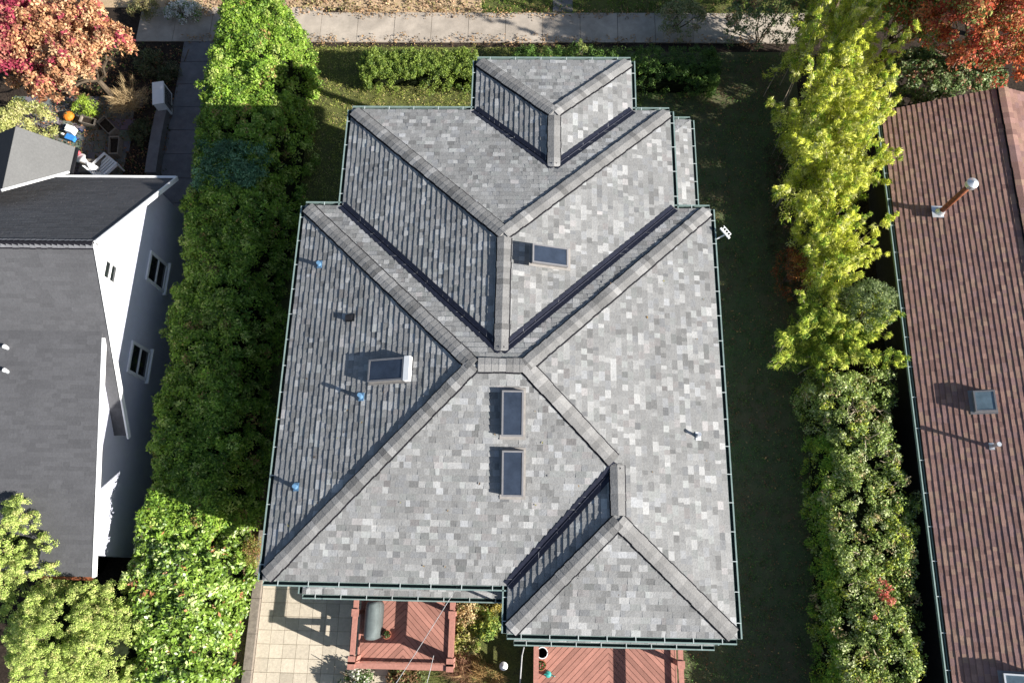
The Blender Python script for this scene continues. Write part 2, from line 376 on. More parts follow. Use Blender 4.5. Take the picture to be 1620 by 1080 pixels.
G1, G2 = Z(pc, Q-ph, s*ph), Z(pc, T-ph, s*ph); yk = T-(u1-pc)
K = Z(pc, yk, s*(T-yk)); C = Z(uc, hm, s*hm)
nEL = nrm(np.cross(AE-AI, X1-AI)); nEL = nEL if nEL[2] > 0 else -nEL
nEB = nrm(np.cross(BR-AE, X2-AE)); nEB = nEB if nEB[2] > 0 else -nEB
mb = MB()
shingles(mb, [[BL, RL, TL]], 11)
shingles(mb, [[BL, AI, X1, RR, RL]], 12)
shingles(mb, [[BR, Z(W, yv, 0), X1, X2], [Z(W, yv, 0), TR, RR, X1]], 13)
shingles(mb, [[AE, AI, X1, X2]], 14)
shingles(mb, [[AE, BR, X2]], 15)
shingles(mb, [[TL, ILt, F2, C, RL], [TR, IRt, F2, C, RR]], 16)
shingles(mb, [[ILt, UL, F1, F2]], 17)
shingles(mb, [[UR, IRt, F2, F1]], 18)
shingles(mb, [[UL, PIL, G2, K, F1], [G2, PIR, UR, K]], 19)
shingles(mb, [[PIL, PL, G1, G2]], 20)
shingles(mb, [[PR, PIR, G2, G1]], 21)
shingles(mb, [[PL, PR, G1]], 22)
roof = mb.build('roof', M['shingle'], house)
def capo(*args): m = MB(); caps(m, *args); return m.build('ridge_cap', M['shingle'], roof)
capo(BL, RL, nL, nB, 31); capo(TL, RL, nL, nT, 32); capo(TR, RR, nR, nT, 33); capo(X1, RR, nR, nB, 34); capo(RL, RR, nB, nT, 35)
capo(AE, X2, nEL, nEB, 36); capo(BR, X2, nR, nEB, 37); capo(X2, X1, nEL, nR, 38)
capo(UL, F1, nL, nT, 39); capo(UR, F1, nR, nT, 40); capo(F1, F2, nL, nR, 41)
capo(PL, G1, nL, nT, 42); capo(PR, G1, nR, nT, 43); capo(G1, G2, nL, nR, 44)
def valo(*args): m = MB(); valley(m, *args); return m.build('valley_flashing', M['valley'], roof)
valo(ILt, F2, nT, nL); valo(IRt, F2, nT, nR); valo(PIL, G2, nT, nL); valo(PIR, G2, nT, nR); valo(AI, X1, nB, nEL)
# gutters
E_, N_, S_, W_ = (1, 0, 0), (0, 1, 0), (0, -1, 0), (-1, 0, 0)
gz = V(0, 0, -.02)
for a, b, o in ((BL, TL, W_), (BL, AI, S_), (AI, AE, W_), (AE, BR, S_), (BR, TR, E_), (TL, ILt, N_), (IRt, TR, N_), (ILt, UL, W_), (UR, IRt, E_), (UL, PIL, N_), (PIR, UR, N_), (PIL, PL, W_), (PL, PR, N_), (PR, PIR, E_)):
    o = V(*o); d = nrm(b-a); ea = .1 if (a is BL and b is AI) else 0
    gutter(house, a+gz+o*.012-(d*.13 if a in () else 0), b+gz+o*.012, o)
# walls and soffits
mb = MB(); I = .45
def ring(x0, y0, x1, y1, top): mb.box((x0, y0, 0), (x1, y1, top))
ring(I, I, W-I, D-I, H-.30)
ring(u0+I, D-I+.003, u1-I, T-I, H-.301)
ring(A+I, -EE+I, W-I-.003, I-.003, H-.302)
mb.build('wall', M['wallblue'], house)
mb = MB()
for lo, hi in (((.02, .02), (W-.02, D-.02)), ((u0+.02, D-.018), (u1-.02, T-.02)), ((A+.02, -EE+.02), (W-.02, .018)), ((p0+.02, T-.018), (p1-.02, Q-.02))):
    mb.box((*lo, H-.16), (*hi, H-.10))
mb.build('soffit', M['soffit'], house)
for x_ in (p0+.35, p1-.35):
    m = MB(); m.box((x_-.1, Q-.5, 0), (x_+.1, Q-.3, H-.17)); m.box((x_-.16, Q-.56, 0), (x_+.16, Q-.24, 1.0)); m.box((x_-.14, Q-.54, H-.35), (x_+.14, Q-.26, H-.165)); m.build('porch_post', M['white'], house)
m = MB(); m.box((p0+.3, T-I+.003, 0), (p1-.3, Q-.2, 1.15)); m.build('porch_floor', M['timber'], house)
def sash(parent, o, ux, n, w_, h_, name='window', sill=True, bars=True, fm=M['white']):
    """window on a wall: o centre, ux along wall, n outward"""
    o = V(*o); ux = nrm(ux); n = nrm(n); z = V(0, 0, 1); Fm = (o, ux, n, z)
    f = MB(); t = .09
    f.box((-w_/2-t, -.02, h_/2), (w_/2+t, .05, h_/2+t), 0, None, Fm); f.box((-w_/2-t, -.02, -h_/2-t), (w_/2+t, .05, -h_/2), 0, None, Fm)
    f.box((-w_/2-t, -.02, -h_/2+.001), (-w_/2, .048, h_/2-.001), 0, None, Fm); f.box((w_/2, -.02, -h_/2+.001), (w_/2+t, .048, h_/2-.001), 0, None, Fm)
    f.box((-w_/2+.001, -.02, -.035), (w_/2-.001, .038, .035), 0, None, Fm)
    wn = f.build(name, fm, parent)
    p = MB(); p.box((-w_/2, -.03, -h_/2), (w_/2, .012, h_/2), 0, None, Fm); p.build('pane', M['wglass'], wn)
    if sill:
        q = MB(); q.box((-w_/2-.16, -.02, -h_/2-t-.06), (w_/2+.16, .12, -h_/2-t-.002), 0, None, Fm); q.build('sill', fm, wn)
    return wn
for y_ in (2.2, 5.2, 7.6): sash(house, (I, y_, 5.0), (0, 1, 0), (-1, 0, 0), .9, 1.3); sash(house, (W-I, y_, 5.0), (0, 1, 0), (1, 0, 0), .9, 1.3)
# lower roofs showing past the upper eaves
def pent(a, b, out, depth, zt, zl, seed, hipa=True, hipb=True, size=.13, inset=0):
    """hipped lean-to strip: a-b outer eave corners, out dir, top edge set back by depth"""
    a = V(*a[:2], zl); b = V(*b[:2], zl); o = nrm((*out, 0)); d = nrm(b-a); m = MB()
    ta = a-o*depth+(d*depth if hipa else 0); tb = b-o*depth-(d*depth if hipb else 0); ta[2] = tb[2] = zt
    shingles(m, [[a, b, tb, ta]], seed)
    if hipa: shingles(m, [[a, ta, a-o*depth]], seed+1)
    if hipb: shingles(m, [[b, b-o*depth, tb]], seed+2)
    r_ = m.build('lower_roof', M['shingle'], house)
    gutter(r_, a+V(0, 0, -.02)+o*.012, b+V(0, 0, -.02)+o*.012, o)
    if hipa: gutter(r_, a-o*depth+V(0, 0, -.02)-d*.012, a+V(0, 0, -.02)-d*.012, -d)
    if hipb: gutter(r_, b+V(0, 0, -.02)+d*.012, b-o*depth+V(0, 0, -.02)+d*.012, d)
    return r_
zl = 4.0
q0, q1 = U(478, 945, zl), U(770, 945, zl); yy = (q0[1]+q1[1])/2+.05
pent((q0[0], yy), (5.72, yy), (0, -1), .95, zl+.32, zl, 50, True, False)
q0, q1 = U(813, 1017, zl), U(1130, 1017, zl); yy = q0[1]+.07
pent((q0[0], yy), (q1[0], yy), (0, -1), .9, zl+.32, zl, 54, False, True)
q0, q1 = U(1092, 190, zl), U(1096, 330, zl)
pent((q0[0], 10.6), (q0[0], q0[1]), (1, 0), 1.5, zl+.5, zl, 58, False, True)
# bay on the west side and downspouts
m = MB(); m.box((u0-.1, 9.9, 0), (u0+I-.003, 11.6, H-.32)); m.build('bay', M['wallblue'], house)
for x_, y_ in ((.32, .5), (W-.32, D-.7), (A+.3, -EE+.33)):
    m = MB(); m.tube([(x_, y_, H-.2), (x_, y_, .1)], .04); m.build('downspout', M['gutter'], house)
# skylights
def sky_light(parent, cen, ux, n, w_, l_, hgt=.12, flash=None, gl=M['glass'], fr=M['frame'], mat_curb=None):
    """w_ along ux, l_ along v"""
    n = nrm(n); ux = nrm(ux); v = np.cross(n, ux); F = (V(*cen), ux, v, n)
    m = MB(); m.box((-w_/2-.05, -l_/2-.10, .018), (w_/2+.05, l_/2+.05, .028), 0, None, F); m.box((-w_/2+.004, -l_/2+.004, .03), (w_/2-.004, l_/2-.004, hgt-.02), 0, None, F)
    sk = m.build('skylight', mat_curb or M['shingle_fl'], parent)
    f = MB(); t = .04
    for lo, hi in (((-w_/2, -l_/2), (w_/2, -l_/2+t)), ((-w_/2, l_/2-t), (w_/2, l_/2)), ((-w_/2, -l_/2+t+.001), (-w_/2+t, l_/2-t-.001)), ((w_/2-t, -l_/2+t+.001), (w_/2, l_/2-t-.001))):
        f.box((*lo, hgt-.03), (*hi, hgt+.015), 0, None, F)
    f.build('frame', fr, sk)
    g = MB(); g.box((-w_/2+t, -l_/2+t, hgt-.03), (w_/2-t, l_/2-t, hgt+.002), 0, None, F); g.build('glass', gl, sk)
    return sk
M['shingle_fl'] = mat('grey_flashing', (.24, .225, .21), .7, nscale=9, namp=.15)
sky_light(house, Z(5.83, 3.84, s*3.84), (1, 0, 0), nB, .50, 1.06, .19)
sky_light(house, Z(5.85, 2.52, s*2.52), (1, 0, 0), nB, .50, 1.06, .19)
cR = UP(868, 407, nR, nR@W_pt if False else nR@Z(W, 0, 0)); sky_light(house, cR, (0, 1, 0), nR, .50, .92, .13)
cS = UP(615, 587, nL, nL@Z(0, 0, 0)); sk = sky_light(house, cS, (0, 1, 0), nL, .56, .96, .15)
uS = V(0, 1, 0); vS = np.cross(nL, uS); sg = 1 if vS[2] > 0 else -1; g = MB(); Fg = (cS, uS, vS*sg, nL)
g.box((-.30, .481, .03), (.30, .63, .17), 0, None, Fg); g.build('flashing', M['white'], sk)
# plumbing vents
def vent(parent, p, n, h_, r_=.035, base=M['blue'], pipe=M['black'], side=(1, .3)):
    p = V(*p); n = nrm(n); ux = nrm(np.cross((0, 1, 0), n)); v = np.cross(n, ux); F = (p, ux, v, n)
    m = MB(); m.tube([p, p+V(0, 0, h_)], [r_, r_], 12); m.tube([p+V(0, 0, h_-.04), p+V(0, 0, h_+.01)], [r_*1.35, r_*1.35], 12); o = m.build('vent_pipe', pipe, parent)
    b = MB(); b.box((-.06, -.10, .020), (.08, .10, .034), 0, None, F); b.tube([p+n*.03, p+n*.05+V(0, 0, .05)], [.065, .045], 12); b.build('flashing', base, o)
    return o
PLW = nL@Z(0, 0, 0)
for (x_, y_), h_ in (((572, 628), .24), ((506, 419), .15), ((469, 770), .17)): vent(house, UP(x_, y_, nL, PLW), nL, h_, .04, M['blue'], M['blue'])
vent(house, UP(1103, 690, nR, nR@Z(W, 0, 0)), nR, .28, .035, M['steel'], M['steel'])
pv = UP(555, 503, nL, PLW); m = MB(); Fv = (pv, nrm(np.cross((0, 1, 0), nL)), V(0, 1, 0), nL)
m.box((-.13, -.1, .015), (.12, .1, .03), 0, None, Fv); m.prism([Fv[0]+Fv[1]*a+Fv[2]*b+nL*.03 for a, b in ((-.10, -.07), (.06, -.07), (.06, .07), (-.10, .07))], [Fv[0]+Fv[1]*a+Fv[2]*b+nL*c for a, b, c in ((-.10, -.07, .10), (.06, -.07, .05), (.06, .07, .05), (-.10, .07, .10))])
m.build('roof_vent', M['black'], house)
m = MB(); R = random.Random(9)
for i in range(46):
    pl, c_, o_ = R.choice([(nB, nB@BL, (R.uniform(470, 900), R.uniform(640, 915))), (nR, nR@Z(W, 0, 0), (R.uniform(900, 1120), R.uniform(430, 950))), (nL, nL@Z(0, 0, 0), (R.uniform(440, 640), R.uniform(480, 840)))])
    if pl is nB and (o_[0]-413)+(o_[1]-921) < 60: continue
    p = UP(*o_, pl, c_)+pl*.032; a_ = R.uniform(0, 6.28); ux_ = nrm(np.cross((math.cos(a_), math.sin(a_), 0), pl)); vx_ = np.cross(pl, ux_); q_ = R.uniform(.02, .045)
    m.add([p-ux_*q_, p+vx_*q_*.5+pl*.008, p+ux_*q_, p-vx_*q_*.5+pl*.006], [(0, 1, 2, 3)], 0, R.choice([(.22, .14, .06), (.30, .20, .08), (.12, .08, .05), (.28, .26, .1)]))
o = m.build('roof_litter', M['leaf']); o['kind'] = 'stuff'
# antenna arm off the east eave
a0 = U(1131, 379, H-.05); a1 = U(1146, 372, H+.12); m = MB(); m.tube([a0, a1], .018, 8)
b0, b1 = U(1140, 361, H+.15), U(1154, 377, H+.15); m.bar(b0, b1, .05, .05); ax = nrm(b1-b0)
for t in (.12, .35, .58, .8):
    c = b0+(b1-b0)*t; pp = nrm(np.cross(ax, (0, 0, 1))); m.tube([c+pp*.01, c-pp*.11], .010, 6)
m.bar(b0-nrm(np.cross(ax, (0, 0, 1)))*.11, b0+(b1-b0)*.82-nrm(np.cross(ax, (0, 0, 1)))*.11, .02, .02)
m.build('antenna', M['white'], house)

# ================================================================== WHITE-WALLED NEIGHBOUR (west)
nb = thing('house', 'neighbouring house with plain charcoal roof and pale gable wall facing the hedge', 'house', (-10, 6, 0))
def dark_tone(r): k = r.uniform(.080, .098); return (k, k*1.0, k*1.06)
def pale_tone(r): k = r.uniform(.26, .30); return (k, k*.98, k*.95)
xr, xw, xd = -6.0, -6.4, -6.2; XL = -19
ry, rz = 8.83, H-.50; sl_, su = .73, .90
P1 = lambda x, y, z: V(x, y, z)
zy = lambda y: rz-sl_*(ry-y)
ylo = 4.05
m = MB()
shingles(m, [[P1(XL, ylo, zy(ylo)), P1(xr, ylo, zy(ylo)), P1(xr, ry, rz), P1(XL, ry, rz)]], 71, .13, (.2, .5), .006, .002, dark_tone)
yu = 12.95; zu = rz-su*(yu-ry)
shingles(m, [[P1(xr, yu, zu), P1(XL, yu, zu), P1(XL, ry, rz), P1(xr, ry, rz)]], 72, .13, (.2, .5), .008, .003, dark_tone)
nroof = m.build('roof', M['flatgrey'], nb)
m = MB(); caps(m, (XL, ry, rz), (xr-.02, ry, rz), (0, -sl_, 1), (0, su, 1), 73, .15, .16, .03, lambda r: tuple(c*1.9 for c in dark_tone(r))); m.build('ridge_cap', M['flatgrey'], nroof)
# shallow dormer over the near slope
yd0, yd1 = 6.57, -.05; zd0 = zy(yd0)+.03; zd1 = H-3.82
m = MB(); shingles(m, [[P1(XL, yd1, zd1), P1(xd, yd1, zd1), P1(xd, yd0+.35, zd0+.09+.05), P1(XL, yd0+.35, zd0+.14)]], 74, .13, (.2, .5), .006, .002, dark_tone, .08)
dr = m.build('dormer_roof', M['flatgrey'], nb)
m = MB(); m.bar((xd+.03, yd1, zd1-.06), (xd+.03, yd0, zd0-.03), .05, .17, (0, 0, 1)); m.build('barge_board', M['white'], dr)
m = MB(); m.bar((XL, yd1-.04, zd1-.07), (xd+.0, yd1-.04, zd1-.07), .10, .10); m.build('gutter', M['rust'], dr)
m = MB(); m.bar((xr+.02, ylo-.05, zy(ylo)-.09), (xr+.02, ry, rz-.05), .05, .15); m.build('barge_board', M['white'], nroof)
m = MB(); m.bar((xr+.02, yu+.05, zu-.09), (xr+.02, ry+.0, rz-.05), .05, .15); m.build('barge_board', M['white'], nroof)
m = MB(); m.bar((-10.9, yu+.05, zu-.05), (xr-.01, yu+.05, zu-.05), .09, .10); m.build('gutter', M['white'], nroof)
# gable wall as one polygon with thickness
prof = [(.55, 0), (12.4, 0), (12.4, rz-su*(12.4-ry)-.12), (ry, rz-.1), (6.57, zy(6.57)-.1), (.55, zd1+(.6)*.255-.12)]
m = MB(); m.prism([V(xw-.3, y, z) for y, z in prof], [V(xw, y, z) for y, z in prof])
m.box((XL, .551, 0), (xw-.301, 12.399, 2.7)); m.box((XL, .552, 0), (xw-.301, 6.2, zd1+.02)); m.build('wall', M['wallwhite'], nb)
for (cx_, cy_), (w_, h_) in (((247.5, 430), (.85, 1.05)), ((219, 571), (.85, 1.02))):
    o = UP(cx_, cy_, (1, 0, 0), xw); sash(nb, o, (0, 1, 0), (1, 0, 0), w_, h_)
o = UP(173, 430, (1, 0, 0), xw); sash(nb, o, (0, 1, 0), (1, 0, 0), .5, .6)
# side wing (upper left of the photograph)
g0, g1, g2, g3 = U(3, 302, 5.0), U(110, 273, 3.6), U(119, 233, 3.6), U(25, 200, 5.0)
gn = nrm(np.cross(g1-g0, g3-g0)); gn = gn if gn[2] > 0 else -gn; m = MB()
g2 = UP(119, 233, gn, gn@g0)
m.prism([p-gn*.08 for p in (g0, g1, g2, g3)], [g0, g1, g2, g3], 0, (.13, .13, .128))
g4, g5 = g3+V(-3.4, 0, -1.7), g0+V(-3.4, 0, -1.7); m.prism([p-V(0, 0, .08) for p in (g0-V(.01, 0, 0), g3-V(.01, 0, 0), g4, g5)], [g0-V(.01, 0, 0), g3-V(.01, 0, 0), g4, g5], 0, (.06, .06, .063))  # slope turned from the sun: its shade is painted in as a darker tone
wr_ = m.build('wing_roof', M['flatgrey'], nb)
m = MB(); m.bar(g1+V(.04, 0, -.05), g2+V(.04, 0, -.05), .08, .09); m.build('gutter', M['black'], wr_)
m = MB(); m.bar(g0+V(0, .0, .03), g1+V(0, 0, .03), .06, .05); m.build('flashing', M['white'], wr_)
m = MB(); wa, wb = g1+V(-.35, 0, 0), g2+V(-.35, -.3, 0); m.prism([V(*p[:2], 0) for p in (wa, wb, g3+V(-.2, -.5, 0), g0)], [V(*p[:2], 2.2) for p in (wa, wb, g3+V(-.2, -.5, 0), g0)]); m.build('wing_wall', M['wallwhite'], nb)
for x_, y_ in ((14, 551), (14, 588)):
    nn = nrm((0, -.255, 1)); p = UP(x_, y_, nn, nn@P1(xd, yd1, zd1)); vent(nb, p, nn, .2, .045, M['steel'], M['white'])

# ================================================================== BROWN-ROOFED NEIGHBOUR (east)
rb = thing('house', 'neighbouring house with long brown shingle roof and white-capped chimney pipe', 'house', (22, 6, 0))
E0, E1 = U(1394, 176, 2.6), U(1507, 1080, 2.6); dE = nrm(E1-E0); Rg = U(1587, 138, 3.7)
pr = nrm(np.cross((0, 0, 1), dE)); pr = pr if pr[0] > 0 else -pr
dist = (Rg-E0)@pr; E0b = E0.copy(); E1b = E0+dE*24
topoff = (Rg-E0)@dE
RA = E0+pr*dist+V(0, 0, 1.1)+dE*topoff; RB = RA+dE*24
nE = nrm(np.cross(E1-E0, RA-E0)); nE = nE if nE[2] > 0 else -nE
def brown_tone(r):
    k = r.uniform(.88, 1.22); c = random.Random(r.random()).choice([(.235, .14, .118), (.25, .152, .122), (.215, .132, .12), (.255, .165, .125), (.20, .118, .10)]); return tuple(q*k for q in c)
m = MB(); shingles(m, [[E0, E0+dE*24, RB, RA]], 81, .158, (.10, .24), .018, .003, brown_tone, .1)
F0 = RA+pr*dist-V(0, 0, 1.1); shingles(m, [[RA, RB, F0+dE*24, F0]], 82, .158, (.15, .3), .02, .002, brown_tone, .1)
rroof = m.build('roof', M['brownroof'], rb)
m = MB(); nE2 = nrm(np.cross(dE, pr*dist-V(0, 0, 1.1))); nE2 = nE2 if nE2[2] > 0 else -nE2
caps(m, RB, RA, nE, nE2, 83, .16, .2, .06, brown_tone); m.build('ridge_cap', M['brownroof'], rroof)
m = MB(); a = E0+pr*.45+dE*.5; b = a+dE*23; c = F0-pr*.45+dE*23.5; d = F0-pr*.45+dE*.5
m.prism([V(*p[:2], 0) for p in (a, b, c, d)], [V(*p[:2], 2.4) for p in (a, b, c, d)]); m.build('wall', M['wallbrown'], rb)
gutter(rb, E0+V(0, 0, -.03)-pr*.03, E0+dE*23+V(0, 0, -.03)-pr*.03, -pr, .12, .95)
cE = nE@E0
pch = UP(1487, 336, nE, cE); ptop = pch+V(.0, .0, 1.75)
m = MB(); m.tube([pch-V(0, 0, .05), ptop], .085, 16); ch = m.build('chimney', M['rust'], rb, True)
m = MB(); m.tube([ptop+V(0, 0, -.04), ptop+V(0, 0, .02), ptop+V(0, 0, .02), ptop+V(0, 0, .16), ptop+V(0, 0, .23)], [.10, .10, .17, .17, .02], 20); m.build('chimney_cap', M['steel'], ch)
m = MB(); Fc = (pch, dE, pr, nE); m.box((-.2, -.26, .03), (.2, .2, .05), 0, None, Fc); m.tube([pch+nE*.04, pch+V(0, 0, .16)], [.16, .1], 16); m.build('flashing', M['steel'], ch)
M['greenglass'] = glass('tinted_glass', (.12, .17, .20))
ps = UP(1556, 636, nE, cE); sky_light(rb, ps, dE, nE, .62, .56, .20, gl=M['greenglass'], fr=M['frame'], mat_curb=M['frame'])
ps = UP(1618, 1085, nE, cE); sky_light(rb, ps, dE, nE, .62, .9, .2, gl=M['greenglass'], fr=M['white'], mat_curb=M['frame'])
vent(rb, UP(1568, 706, nE, cE), nE, .40, .05, M['steel'], M['steel'])

# ================================================================== DECKS
def deck(name, label, x0_, x1_, y0_, y1_, hd, rails, seed, mid):
    t = thing(name, label, 'deck', ((x0_+x1_)/2, (y0_+y1_)/2, 0)); R = random.Random(seed); m = MB()
    # chevron boards: two diagonal fields meeting on the line x = mid
    for side in (-1, 1):
        cl = [(x0_, y0_), (mid, y0_), (mid, y1_), (x0_, y1_)] if side < 0 else [(mid, y0_), (x1_, y0_), (x1_, y1_), (mid, y1_)]
        _, hp = halfplanes(cl); bw = .135; dx_, dy_ = math.cos(math.radians(45)), math.sin(math.radians(45))*(1 if side < 0 else -1); nx_, ny_ = -dy_, dx_
        for k in range(-70, 70):
            ox, oy = mid+nx_*k*bw, (y0_+y1_)/2+ny_*k*bw; g_ = bw-.012
            q = [(ox-9*dx_, oy-9*dy_), (ox+9*dx_, oy+9*dy_), (ox+9*dx_+nx_*g_, oy+9*dy_+ny_*g_), (ox-9*dx_+nx_*g_, oy-9*dy_+ny_*g_)]
            for h in hp:
                q = clip(q, *h)
                if len(q) < 3: break
            if len(q) < 3: continue
            c = R.uniform(.72, 1.12); tone = (.36*c, .17*c, .13*c); m.prism([V(a, b, hd-.03) for a, b in q], [V(a, b, hd) for a, b in q], 0, tone)
    m.build('deck_boards', M['deck'], t)
    m = MB(); m.box((x0_+.02, y0_+.02, hd-.22), (x1_-.02, y1_-.02, hd-.035))
    for a, b in ((x0_+.1, y0_+.1), (x1_-.1, y0_+.1), (x0_+.1, y1_-.1), (x1_-.1, y1_-.1)): m.box((a-.06, b-.06, 0), (a+.06, b+.06, hd-.221))
    m.build('deck_frame', M['rail'], t)
    for (a, b, n_) in rails:
        a = V(*a, hd); b = V(*b, hd); r = MB(); r.bar(a+V(0, 0, .96), b+V(0, 0, .96), .15, .045); r.bar(a+V(0, 0, .87), b+V(0, 0, .87), .04, .09); r.bar(a+V(0, 0, .12), b+V(0, 0, .12), .04, .09); r.build('railing', M['rail'], t)
        for i in range(n_+1):
            p = a+(b-a)*i/n_; q = MB(); q.box((p[0]-.06, p[1]-.06, hd), (p[0]+.06, p[1]+.06, hd+1.0)); q.box((p[0]-.105, p[1]-.105, hd+1.0), (p[0]+.105, p[1]+.105, hd+1.035)); q.build('post', M['rail'], t)
    return t
hd = .65; c0, c1 = U(556, 1052, hd+.96), U(712, 1052, hd+.96)
dx0, dx1, dy0, dy1 = c0[0], c1[0], c0[1], .4
deck('wooden_deck', 'square red-brown deck with a grey cover on it, beside the tan patio', dx0, dx1, dy0, dy1, hd, [((dx0, dy0), (dx1, dy0), 1), ((dx0, dy0+.15), (dx0, dy1), 2), ((dx1, dy0+.15), (dx1, dy1), 2)], 91, (dx0+dx1)/2-.1)
e0, e1 = U(848, 1070, hd+.96), U(1078, 1070, hd+.96); ex0, ex1 = e0[0], e1[0]
deck('wooden_deck', 'wide red-brown deck with a white bucket, under the projecting corner of the grey roof', ex0, ex1, -3.6, -.6, hd, [((ex0, -2.9), (ex0, -.6), 1), ((ex1, -3.6), (ex1, -.6), 2), ((ex0+.6, -3.6), (ex1-.15, -3.6), 2)], 92, (ex0+ex1)/2+.1)
# things on the decks
def boxthing(name, label, cat, lo, hi, m_, bev=.03):
    m = MB(); x0_, y0_, z0_ = lo; x1_, y1_, z1_ = hi; m.box(lo, (x1_, y1_, z1_-bev)); m.prism([V(x0_, y0_, z1_-bev+.0005), V(x1_, y0_, z1_-bev+.0005), V(x1_, y1_, z1_-bev+.0005), V(x0_, y1_, z1_-bev+.0005)], [V(x0_+bev, y0_+bev, z1_), V(x1_-bev, y0_+bev, z1_), V(x1_-bev, y1_-bev, z1_), V(x0_+bev, y1_-bev, z1_)])
    return tag(m.build(name, m_), label, cat)
a, b = U(573, 1013, hd+.9), U(600, 950, hd+.9)
gx0, gx1, gy0, gy1 = a[0], b[0], a[1], b[1]
bp = [V(gx0+.0, gy0, hd), V(gx1, gy0, hd), V(gx1, gy1, hd), V(gx0, gy1, hd)]
def loft(mb_, rings):
    n = len(rings[0]); k = [v for r in rings for v in r]; fs = [(i*n+j, i*n+(j+1) % n, (i+1)*n+(j+1) % n, (i+1)*n+j) for i in range(len(rings)-1) for j in range(n)]
    fs += [tuple(range(n))[::-1], tuple((len(rings)-1)*n+j for j in range(n))]; mb_.add(k, fs)
m = MB(); cxg, cyg = (gx0+gx1)/2, (gy0+gy1)/2; wx, wy = (gx1-gx0)/2, (gy1-gy0)/2; rings = []
for z_, k, kk in ((0, 1.0, 1), (.5, .97, 1), (.78, .98, .99), (.9, .9, .95), (.96, .6, .86), (.98, .2, .8)):
    rings.append([V(cxg+math.copysign(abs(math.cos(t_))**.5, math.cos(t_))*wx*k*(1+.03*math.sin(5*t_+z_*9)), cyg+math.copysign(abs(math.sin(t_))**.35, math.sin(t_))*wy*kk, hd+z_) for t_ in np.linspace(0, 2*math.pi, 24, endpoint=False)])
loft(m, rings); tag(m.build('covered_grill', M['cover'], None, True), 'long grill under a fitted grey fabric cover on the square deck', 'grill cover')
def lathe(profile, c, n=20):
    m = MB(); m.tube([V(c[0], c[1], c[2]+z) for r, z in profile], [r for r, z in profile], n); return m
def pot(name, label, cat, c, r, h, m_, filler=None, fname='plant', fm=None, seed=0):
    t = thing(name, label, cat, c); m = lathe([(r*.72, 0), (r*.95, h*.92), (r*1.06, h*.93), (r*1.06, h), (r*.9, h), (r*.88, h*.8)], c); m.build('pot', m_, t, False)
    if filler: foliage(fname, fm or M['leaf'], [V(*c)+V(0, 0, h+.05)], [r*.9], 220, .06, .035, filler, t, seed=seed)
    return t
c = U(612, 1003, hd+.2); c[2] = hd; pot('flower_pot', 'small terracotta pot of reddish plant beside the grey grill cover', 'flower pot', c, .13, .22, M['terracotta'], [(1, (.15, .03, .03)), (1, (.05, .08, .02))], seed=1)
c = U(858, 1032, hd+.3); c[2] = hd; t = thing('bucket', 'white bucket standing at the left rail of the wide deck', 'bucket', c)
m = MB(); m.tube([V(c[0], c[1], hd+z) for z in (0, .32, .33, .33, .30, .06)], [.13, .16, .17, .145, .14, .12], 20); m.build('shell', M['white'], t); m = MB(); m.tube([V(c[0]-.03, c[1]-.03, hd+.065), V(c[0]-.03, c[1]-.03, hd+.16)], .05, 12); m.build('contents', M['cloth'], t)
c = U(856, 1052, hd+.3); c[2] = hd; pot('flower_pot', 'pot of red flowers between the white bucket and the teal watering can', 'flower pot', c, .15, .25, M['terracotta'], [(3, (.42, .05, .06)), (1, (.05, .09, .02))], seed=2)
c = U(867, 1066, hd+.2); c[2] = hd; t = thing('watering_can', 'teal watering can on the wide deck below the red flowers', 'watering can', c)
lathe([(.09, 0), (.10, .16), (.07, .19), (.03, .2)], c).build('body', M['teal'], t, True); m = MB(); m.tube([c+V(.08, -.02, .05), c+V(.2, -.05, .2)], [.02, .012], 8); m.build('spout', M['teal'], t)
m = MB(); m.tube([c+V(-.07, 0, .17), c+V(-.12, 0, .26), c+V(0, 0, .3), c+V(.06, 0, .19)], .01, 6); m.build('handle', M['teal'], t)
c = U(797, 1052, .2); c[2] = 0; t = thing('garden_lantern', 'small white lantern standing on the dark lawn between the two decks', 'garden lantern', c)
lathe([(.07, 0), (.02, .02), (.02, .22), (.08, .23), (.09, .38), (.13, .39), (.02, .47)], c, 12).build('lamp_body', M['white'], t)
for a, b, lab in ((U(723, 928, H-.1), U(600, 1120, 5.0), 'thin grey cable running from the gutter down past the square deck to the left'), (U(686, 1036, 4.5), U(660, 1130, 4.9), 'short thin cable ending above the front rail of the square deck')):
    m = MB(); m.tube([a+(b-a)*t-V(0, 0, .25*math.sin(math.pi*t)) for t in np.linspace(0, 1, 9)], .008, 6); tag(m.build('overhead_cable', M['cable']), lab, 'cable')
m = MB(); a, b = U(829, 1020, .1), U(822, 1090, .1); m.tube([V(*a[:2], 0), V(*a[:2], 1.0), V(a[0]-.05, a[1]-.2, 1.08), V(b[0], b[1], 1.0), V(b[0], b[1], 0)], .02, 8); tag(m.build('handrail', M['cable']), 'thin metal handrail on the lawn at the left edge of the wide deck', 'handrail')

